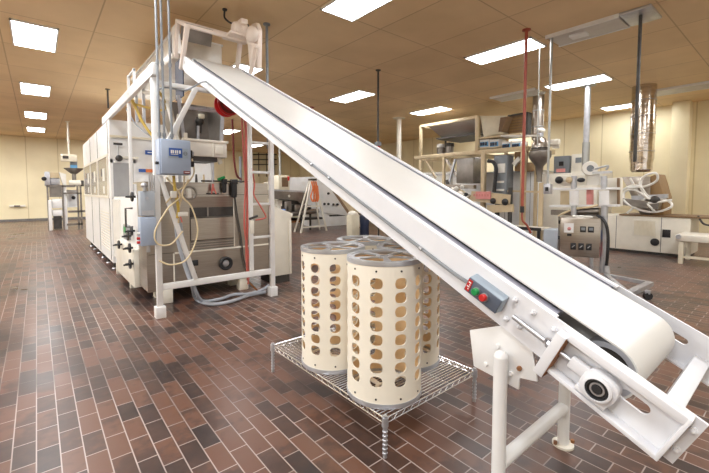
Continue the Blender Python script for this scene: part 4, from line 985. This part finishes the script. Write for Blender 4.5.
b = MB('greybox').box(XP-.1, XP+.3, P(508, 190).y, P(495, 190).y, 1.1, 2.55, .01); b.use('whitehose').box(XP-.12, XP-.1, P(506, 180).y, P(497, 180).y, P(500, 183).z, P(500, 181).z).box(XP-.12, XP-.1, P(506, 190).y, P(497, 190).y, P(500, 191).z, P(500, 189).z).box(XP-.14, XP-.1, P(507, 170).y, P(500, 170).y, P(500, 173).z, P(500, 164).z); b.build('control_column', t)
for y in (P(462, 190).y, P(500, 200).y): MB('dark').box(XP-.2, XP-.1, y-.05, y+.05, 0, 1.3).build('leg', t)
hose('black hose arching down from the platform deck beside the control column', [P(488, 161, XP-.2), P(493, 162, XP-.2), P(496, 168, XP-.2), P(495.5, 178, XP-.2), P(494, 192, XP-.2)], .055, 'black')
o = MB('tan').beam(P(508, 191, XP-.1), P(541, 192, XP-.1), .06, .05).box(XP-.14, XP-.06, P(541, 200, XP-.1).y-.05, P(541, 200, XP-.1).y+.05, 0, 1.72)
tag(o.build('side_rail_frame'), 'tan post and cross rail at the right end of the platform', 'frame')
# blurred cartons / bags right of the column
o = MB('card').box(XP+.2, XP+.7, P(523, 160).y, P(511, 160).y, P(515, 171).z, P(515, 162).z, .02); o.use('whitehose').beam(P(514, 165, XP+.15), P(520, 158, XP+.15), .1, .12)
o.use('card').box(XP+.2, XP+.3, P(523, 160).y, P(511, 160).y, P(515, 162).z, zd-.06)
tag(o.build('hung_carton'), 'brown carton tucked under the platform deck by the red pipe', 'box')

# ducts
t = thing('exhaust_duct', 'shiny steel exhaust duct rising to the ceiling behind the mixer bowl', 'duct', (11.0, 5.04, 2.9))
MB('steel').cyl((11.0, 5.04, 2.95), (11.0, 5.04, CEIL), .15, seg=28).build('pipe', t)
for z in (3.3, 3.75): MB('galv').lathe((11.0, 5.04, z), [(.15, 0), (.162, .01), (.162, .03), (.15, .04)], seg=28).build('seam_ring', t)
t = thing('exhaust_duct', 'wide dark shiny exhaust duct between the ceiling and the white line at right', 'duct', (12.1, 2.85, 1.9))
MB('duct').lathe((12.1, 2.85, 2.0), [(.20, 0), (.265, .35), (.26, .7), (.268, 1.0), (.262, 1.5), (.262, 2.2), (.24, 2.2), (.24, .05)], seg=36).build('pipe', t)
for z in (2.5, 2.95, 3.4, 3.8): MB('steel').lathe((12.1, 2.85, z), [(.255, 0), (.275, .01), (.275, .03), (.255, .04)], seg=36).build('seam_ring', t)

# mixer bowl
t = thing('depositor_bowl', 'steel depositor bowl on the platform end beside the red pipe', 'mixer', (10.7, 4.9, 1.9))
c = Vector((10.6, P(540, 150).y, 0))
MB('steel_dark').lathe((c.x, c.y, 1.95), [(.0, 0), (.08, 0), (.10, .22), (.25, .42), (.285, .48), (.285, .62), (.23, .66), (0, .68)], seg=32).build('bowl', t)
MB('steel').lathe((c.x, c.y, 2.62), [(0, 0), (.20, 0), (.21, .16), (.14, .30), (.07, .36), (0, .38)], seg=28).use('dark').lathe((c.x, c.y, 2.63), [(.20, 0), (.23, 0), (.23, .05), (.20, .05)], seg=28).build('cover', t)
MB('galv').cyl((c.x, c.y, 2.98), (c.x, c.y, 3.16), .08).use('whitehose').ball((c.x, c.y, 3.14), .1, 1.2, 1.2, .8).build('cap_valve', t)
MB('ivory').box(c.x-.2, c.x-.05, c.y-.55, c.y-.33, 2.7, 2.85, .02).build('side_valve', t)
MB('ivory').box(c.x-.1, c.x-.02, c.y-.52, c.y-.36, 2.62, 2.78, .01).beam((c.x, c.y-.45, 2.7), (c.x, c.y-.2, 2.7), .05).build('side_bracket', t)
MB('tan').beam((c.x+.35, c.y+.25, 2.5), (c.x+.35, c.y+.25, 0), .08).beam((c.x+.35, c.y+.25, 2.45), (c.x, c.y, 2.45), .06).build('stand', t)
MB('steel_dark').cyl((c.x, c.y, 1.75), (c.x, c.y, 1.98), .07, seg=16).build('outlet', t)

# ------------------------------------------------------------------ long white line at right
XL = 11.05
ye = 1.66
ln = thing('packaging_line', 'long white packaging line cabinet along the right side with a vent grille', 'machine', (11.6, 4.5, 0))
MB('ivory').box(XL, XL+1.0, ye, 3.6, .07, .90, .008).build('low_cabinet', ln)
MB('dark').box(XL+.05, XL+.95, ye+.05, 9, 0, .07).build('plinth', ln)
MB('brown').box(XL-.03, XL+1.05, ye-.35, 3.0, .90, .935).build('top_board', ln)
s = MB('trimgrey')
for x in (616, 661): y = qx(x, 235, XL).y; s.box(XL-.003, XL+.002, y-.006, y+.006, .08, .89)
s.build('panel_seam', ln)
y1, y0_ = qx(634, 228, XL).y, qx(655, 228, XL).y
v = MB('ivory').box(XL-.02, XL, y0_-.03, y1+.03, .42, .82, .004); v.use('cream')
for k in range(16): v.box(XL-.028, XL-.019, y0_+(y1-y0_)*k/16, y0_+(y1-y0_)*(k+.55)/16, .45, .79)
v.build('vent_grille', ln)
q = qx(655, 242, XL); MB('black').lathe((XL, q.y, q.z), [(0, 0), (.085, 0), (.085, .03), (.05, .04), (0, .04)], axis=(-1, 0, 0), seg=22).build('drain_cap', ln)
q = qx(666.5, 233.5, XL); MB('black').box(XL-.02, XL, q.y-.075, q.y+.075, q.z-.09, q.z+.09, .004).build('switch_plate', ln)
MB('ivory').box(XL+.3, XL+1.5, 3.6, 5.05, .07, 2.0, .01).build('tall_cabinet', ln)
MB('white').box(XL+.35, XL+1.5, 5.08, 8.2, .07, 2.08, .01).build('tall_cabinet', ln)
MB('whitehose').box(XL+.3, XL+1.5, 8.25, 10.6, .07, 2.2, .01).build('tall_cabinet', ln)
MB('galv').box(XL+.28, XL+1.5, 5.05, 10.6, 2.08, 2.12).build('cap_rail', ln)
for y in (5.4, 6.2): MB('trimgrey').box(XL+.345, XL+.352, y-.006, y+.006, .1, 2.05).build('door_seam', ln)
# dark low board in front
q0, q1 = P(505, 230, XP-.2), P(542, 240, XP-.2)
t = thing('lift_table', 'low dark edged table top seen just above the belt edge', 'table', (10.1, 5.3, 0))
MB('ivory').box(9.8, 10.4, qx(541, 235, 9.8).y, qx(506, 232, 9.8).y, .50, .54).use('black').box(9.78, 9.8, qx(541, 235, 9.8).y, qx(506, 232, 9.8).y, .48, .56).build('top', t)
for y in (qx(540, 235, 9.8).y+.05, qx(507, 235, 9.8).y-.05):
    for x in (9.84, 10.35): MB('black').box(x-.03, x+.03, y-.03, y+.03, 0, .5).build('leg', t)

# control boxes standing on the tall cabinet
q = qx(562, 165, XL+.6)
t = thing('control_box', 'grey control box standing on the white cabinet beside the cream one', 'control box', (XL+.6, q.y, 2.0))
q0, q1 = qx(553.5, 172, XL+.5), qx(569.5, 155.5, XL+.5)
MB('greybox').box(XL+.5, XL+.8, q1.y, q0.y, 2.0, q1.z, .01).build('cabinet', t)
MB('black').box(XL+.485, XL+.5, (q0.y+q1.y)/2-.06, (q0.y+q1.y)/2+.06, 2.22, 2.34).build('switch', t); MB('pink').box(XL+.49, XL+.5, q1.y+.1, q0.y-.08, 2.04, 2.14).build('pink_label', t)
q0, q1 = qx(571, 172, XL+.45), qx(585, 153.5, XL+.45)
t = thing('control_box', 'cream control box standing on the white cabinet beside the grey one', 'control box', (XL+.6, (q0.y+q1.y)/2, 2.0))
MB('ivory').box(XL+.45, XL+.8, q1.y, q0.y, 2.0, q1.z, .01).build('cabinet', t)
MB('greybox').box(XL+.435, XL+.45, (q0.y+q1.y)/2-.09, (q0.y+q1.y)/2+.06, 2.28, 2.42).build('meter', t)

# brown hood box on the line and the coiled white hose
t = thing('steel_chute', 'brown sided steel chute box standing on the white line under the duct', 'chute', (11.6, 2.6, .93))
ya_, yb2 = qx(627, 200, XL+.1).y, qx(664, 200, XL+.1).y
MB('card').prism([(XL+.15, qx(650, 178, XL+.15).y, .94), (XL+.15, qx(650, 178, XL+.15).y, 1.85), (XL+.15, qx(657, 173, XL+.15).y, 1.90), (XL+.15, qx(664, 200, XL+.15).y, 1.35), (XL+.15, qx(664, 205, XL+.15).y, .94)], (.8, 0, 0), .01).build('brown_side', t)
MB('steel').prism([(XL+.12, qx(622, 176, XL+.12).y, 1.85), (XL+.12, qx(650, 178, XL+.12).y, 1.85), (XL+.12, qx(650, 210, XL+.12).y, .94), (XL+.12, qx(640, 210, XL+.12).y, .94)], (.7, 0, 0), .01).build('steel_face', t)
MB('steel_dark').beam(qx(612, 200, XL), qx(660, 206, XL), .3, .16).build('lower_tray', t)
t = thing('hose_tangle', 'tangle of thin white hoses looping over the white line', 'hose', (11.0, 2.5, .93))
Xh = XL-.1
for pts in ([(627, 213), (640, 202), (646, 197), (634, 190), (624, 192), (626, 202), (640, 210), (655, 212), (670, 208), (671, 203), (660, 198), (648, 198), (640, 184), (644, 176), (656, 173), (657, 180), (646, 186), (628, 188)], [(622, 198), (636, 203), (652, 203), (672, 200)], [(630, 178), (640, 196), (650, 206), (655, 212)], [(618, 193), (630, 186), (641, 187), (648, 196), (664, 200)]):
    MB('whitehose').tube([Vector((Xh+.05*math.sin(i*2.1), qx(a_, b_, Xh).y, qx(a_, b_, Xh).z)) for i, (a_, b_) in enumerate(pts)], .026, seg=8).build('hose', t)
MB('galv').beam(qx(632, 198, Xh+.05), qx(668, 196, Xh+.05), .12, .1).use('dark').ball(qx(655, 200, Xh), .1).build('manifold', t)

# ------------------------------------------------------------------ mobile printing head stand
ms = thing('mobile_stand', 'wheeled steel stand with white twin roller head beside the white line', 'stand', (7.7, 2.15, 0))
def S(x, y, X=7.6): return qx(x, y, X)
pb = qz(602.5, 276)
MB('galv').cyl((pb.x, pb.y, .06), (pb.x, pb.y, S(602, 207).z), .05, seg=18).build('column', ms)
b = MB('galv')
f0, f1, f2 = qz(606, 275, .12), qz(650, 283.5, .12), qz(628, 294, .12)
b.beam(f0, f1, .07, .05).beam(f1, f2, .09, .06).beam(f0, f2, .07, .05); b.build('base_frame', ms)
for c_ in (qz(648, 291, .12), f0):
    MB('black').cyl((c_.x-.02, c_.y-.02, .05), (c_.x+.02, c_.y+.02, .05), .05, seg=18).use('galv').box(c_.x-.03, c_.x+.03, c_.y-.03, c_.y+.03, .08, .13, .005).build('caster', ms)
hd = MB('white')
XS = 7.7
for ya2 in (189, 206): hd.beam(S(551, ya2, XS), S(619, ya2-.5, XS), .16, .04, .005)
hd.build('head_plate', ms)
for x in (574, 604): MB('white').cyl(S(x, 205, XS-.16), S(x, 190.5, XS-.16), .075, seg=22).use('galv').cyl(S(x, 189, XS-.05), S(x, 176, XS-.05), .05, seg=18).cyl(S(x, 206, XS-.1), S(x, 216, XS-.1), .05).build('roller', ms)
b = MB('ivory').beam(S(612, 178, XS+.2), S(612, 206, XS+.2), .12, .3, .01); b.use('brown').beam(S(618.5, 178, XS+.1), S(618.5, 205, XS+.1), .06, .03); b.build('side_housing', ms)
MB('pink').beam(S(590, 189, XS+.1), S(590, 205, XS+.1), .06, .1).build('ink_bottle', ms)
b = MB('tan').box(XS+.2, XS+.3, S(568, 195, XS).y, S(556, 195, XS).y, S(560, 205, XS).z, S(560, 191, XS).z); b; b.build('print_unit', ms)
MB('whitehose').beam(S(583, 179, XS+.1), S(601, 179, XS+.1), .15, .22).build('cover', ms)
b = MB('ivory').beam(S(553, 181, XS), S(586, 180, XS), .1, .2, .01); b.use('black').ball(S(559, 180, XS-.1), .07).ball(S(581, 180, XS-.1), .07, .6, 1, .6); b.use('tan').ball(S(569, 180, XS-.1), .06); b.build('gauge_panel', ms)
b = MB('whitehose').lathe(S(590, 168.5, XS), [(.06, -.05), (.12, -.05), (.13, 0), (.12, .05), (.06, .05)], axis=(-1, -.5, 0), seg=28); b.use('greybox').lathe(S(590, 168.5, XS), [(0, -.03), (.07, -.03), (.07, .03), (0, .03)], axis=(-1, -.5, 0), seg=20); b.build('tape_reel', ms)
b = MB('galv').beam(S(590, 173, XS), S(612, 172, XS), .06, .04).tube([S(592, 170, XS), S(602, 167, XS), S(608, 166, XS), S(606, 170, XS)], .018); b.build('reel_arm', ms)
b = MB('beige').tube([S(562, 214, XS-.1), S(575, 209, XS-.1), S(590, 207, XS-.1), S(598, 205, XS-.1)], .02).tube([S(558, 216, XS-.1), S(566, 212, XS-.1), S(574, 210, XS-.1)], .016); b.build('air_line', ms)
b = MB('steel_dark').beam(S(553, 212, XS+.1), S(602, 214, XS+.1), .2, .1).cyl(S(570, 212, XS), S(600, 211, XS), .06); b.use('tan').beam(S(578, 210, XS+.05), S(592, 210, XS+.05), .1, .1); b.build('lower_deck', ms)
# the stainless control cabinet hung on the stand
cb = thing('stainless_cabinet', 'stainless control cabinet with black switches on the wheeled stand', 'control box', (0, 0, 0))
w, h_, d_ = .62, .70, .30
MB('steel').box(-w/2, w/2, 0, d_, 0, h_, .012).build('cabinet', cb)
dr = MB('steel').box(-w/2+.01, w/2-.01, -.015, 0, .01, h_-.01, .006).build('door', cb)
for x in (-.14, -.02, .10): MB('black').box(x, x+.085, -.03, -.014, .13, .25, .005).use('galv').beam((x+.02, -.034, .17), (x+.06, -.034, .21), .012).build('selector_switch', dr)
for x in (0, .12): MB('black').box(x, x+.09, -.03, -.014, .445, .55, .005).use('greybox').box(x+.015, x+.075, -.033, -.029, .48, .53).build('meter', dr)
lb = MB('white').box(-.25, -.10, -.02, -.014, .43, .60); lb.use('pink').lathe((-.17, -.02, .50), [(0, 0), (.03, 0), (.03, .004), (0, .004)], axis=(0, -1, 0), seg=14); lb.use('black').box(-.2, -.13, -.022, -.018, .37, .41).box(-.19, -.15, -.024, -.019, .47, .49)
lb.build('warning_label', dr)
for z in (.3, .58): MB('black').box(-w/2-.025, -w/2, .02, .06, z, z+.06, .004).build('hinge', cb)
sp = MB('signblue').box(w/2, w/2+.006, .05, .22, .32, .48).use('red').box(w/2, w/2+.006, .03, .24, .02, .26).use('white').box(w/2+.005, w/2+.01, .09, .18, .06, .2); sp.build('side_label', cb)
MB('whitehose').box(-.1, .2, .05, .2, h_, h_+.03, .01).build('top_tray', cb)
for x in (-.22, .22): MB('galv').box(x-.02, x+.02, .1, .2, -.3, 0).build('bracket', cb)
q = qz(579, 258, .36); 
dirv = Vector((579-CX, 0, 0))
cb.location = (qx(579, 257, 7.35).x, qx(579, 257, 7.35).y, qx(579, 257, 7.35).z); cb.rotation_euler = (0, 0, -YAW-.38)
hose('black cable curving down from the stainless cabinet along the stand column', [S(597, 215, 7.55), S(605, 222, 7.5), S(608, 235, 7.5), S(607.5, 255, 7.5), S(606, 268, 7.55)], .025, 'black', 'power_cable', 'cable')
o = MB('galv').cyl(S(607, 273, 7.5), S(607, 266, 7.5), .05, .04); tag(o.build('cable_plug'), 'metal plug hanging on the end of the black cable', 'plug')
o = MB('bluegrey2').box(8.2, 8.6, S(560, 236, 8.2).y-.1, S(553, 236, 8.2).y+.2, 0, S(556, 230, 8.2).z, .02); tag(o.build('grey_pump'), 'small blue grey motor unit left of the stainless cabinet', 'motor')

# ------------------------------------------------------------------ take-off table at the right edge
t = thing('takeoff_table', 'low cream topped take-off table at the right edge of the photo', 'table', (10.7, .4, 0))
XT0, XT1, YT = 10.12, 11.0, 1.76
MB('ivory').box(XT0, XT1, -1.6, YT, .47, .60, .02).build('top', t)
for y in (YT-.10, -1.3):
    for x in (XT0+.07, XT1-.08): MB('cream').box(x-.04, x+.04, y-.04, y+.04, 0, .46, .005).build('leg', t)
MB('cream').box(XT0+.06, XT0+.1, -1.3, YT-.1, .12, .17).build('stretcher', t)
MB('galv').cyl((XT0-.03, YT-.06, .56), (XT0+.1, YT-.06, .56), .045, seg=14).build('end_roller', t)
o = MB('dark').tube([(11.1, 1.55, .95), (11.0, 1.45, .80), (10.95, 1.3, .76)], .02); tag(o.build('power_cable'), 'dark cable end over the white line corner near the table', 'cable')

# ------------------------------------------------------------------ light and view
ld = bpy.data.lights.new('added front fill', 'AREA'); ld.shape = 'RECTANGLE'; ld.size = 12.8; ld.size_y = 3.0; ld.energy = 520; ld.color = (.96, .98, 1)  # unseen lamp added behind the camera to brighten the front faces
lo = bpy.data.objects.new('added front fill', ld); COL.objects.link(lo); lo.location = (2.5, -5.05, 2.15); lo.rotation_euler = (PI/2, 0, PI)
w = bpy.data.worlds.new('world'); scene.world = w; w.use_nodes = True
bg = w.node_tree.nodes['Background']; bg.inputs['Color'].default_value = (1.0, .97, .93, 1); bg.inputs['Strength'].default_value = .3
scene.view_settings.view_transform = 'Standard'; scene.view_settings.look = 'None'; scene.view_settings.gamma = 1
scene.view_settings.use_curve_mapping = False
scene.view_settings.exposure = 2.08
try:
    scene.cycles.use_denoising = True; scene.cycles.denoiser = 'OPENIMAGEDENOISE'
except Exception: pass
scene.cycles.max_bounces = 10; scene.cycles.diffuse_bounces = 6; scene.cycles.sample_clamp_indirect = 6
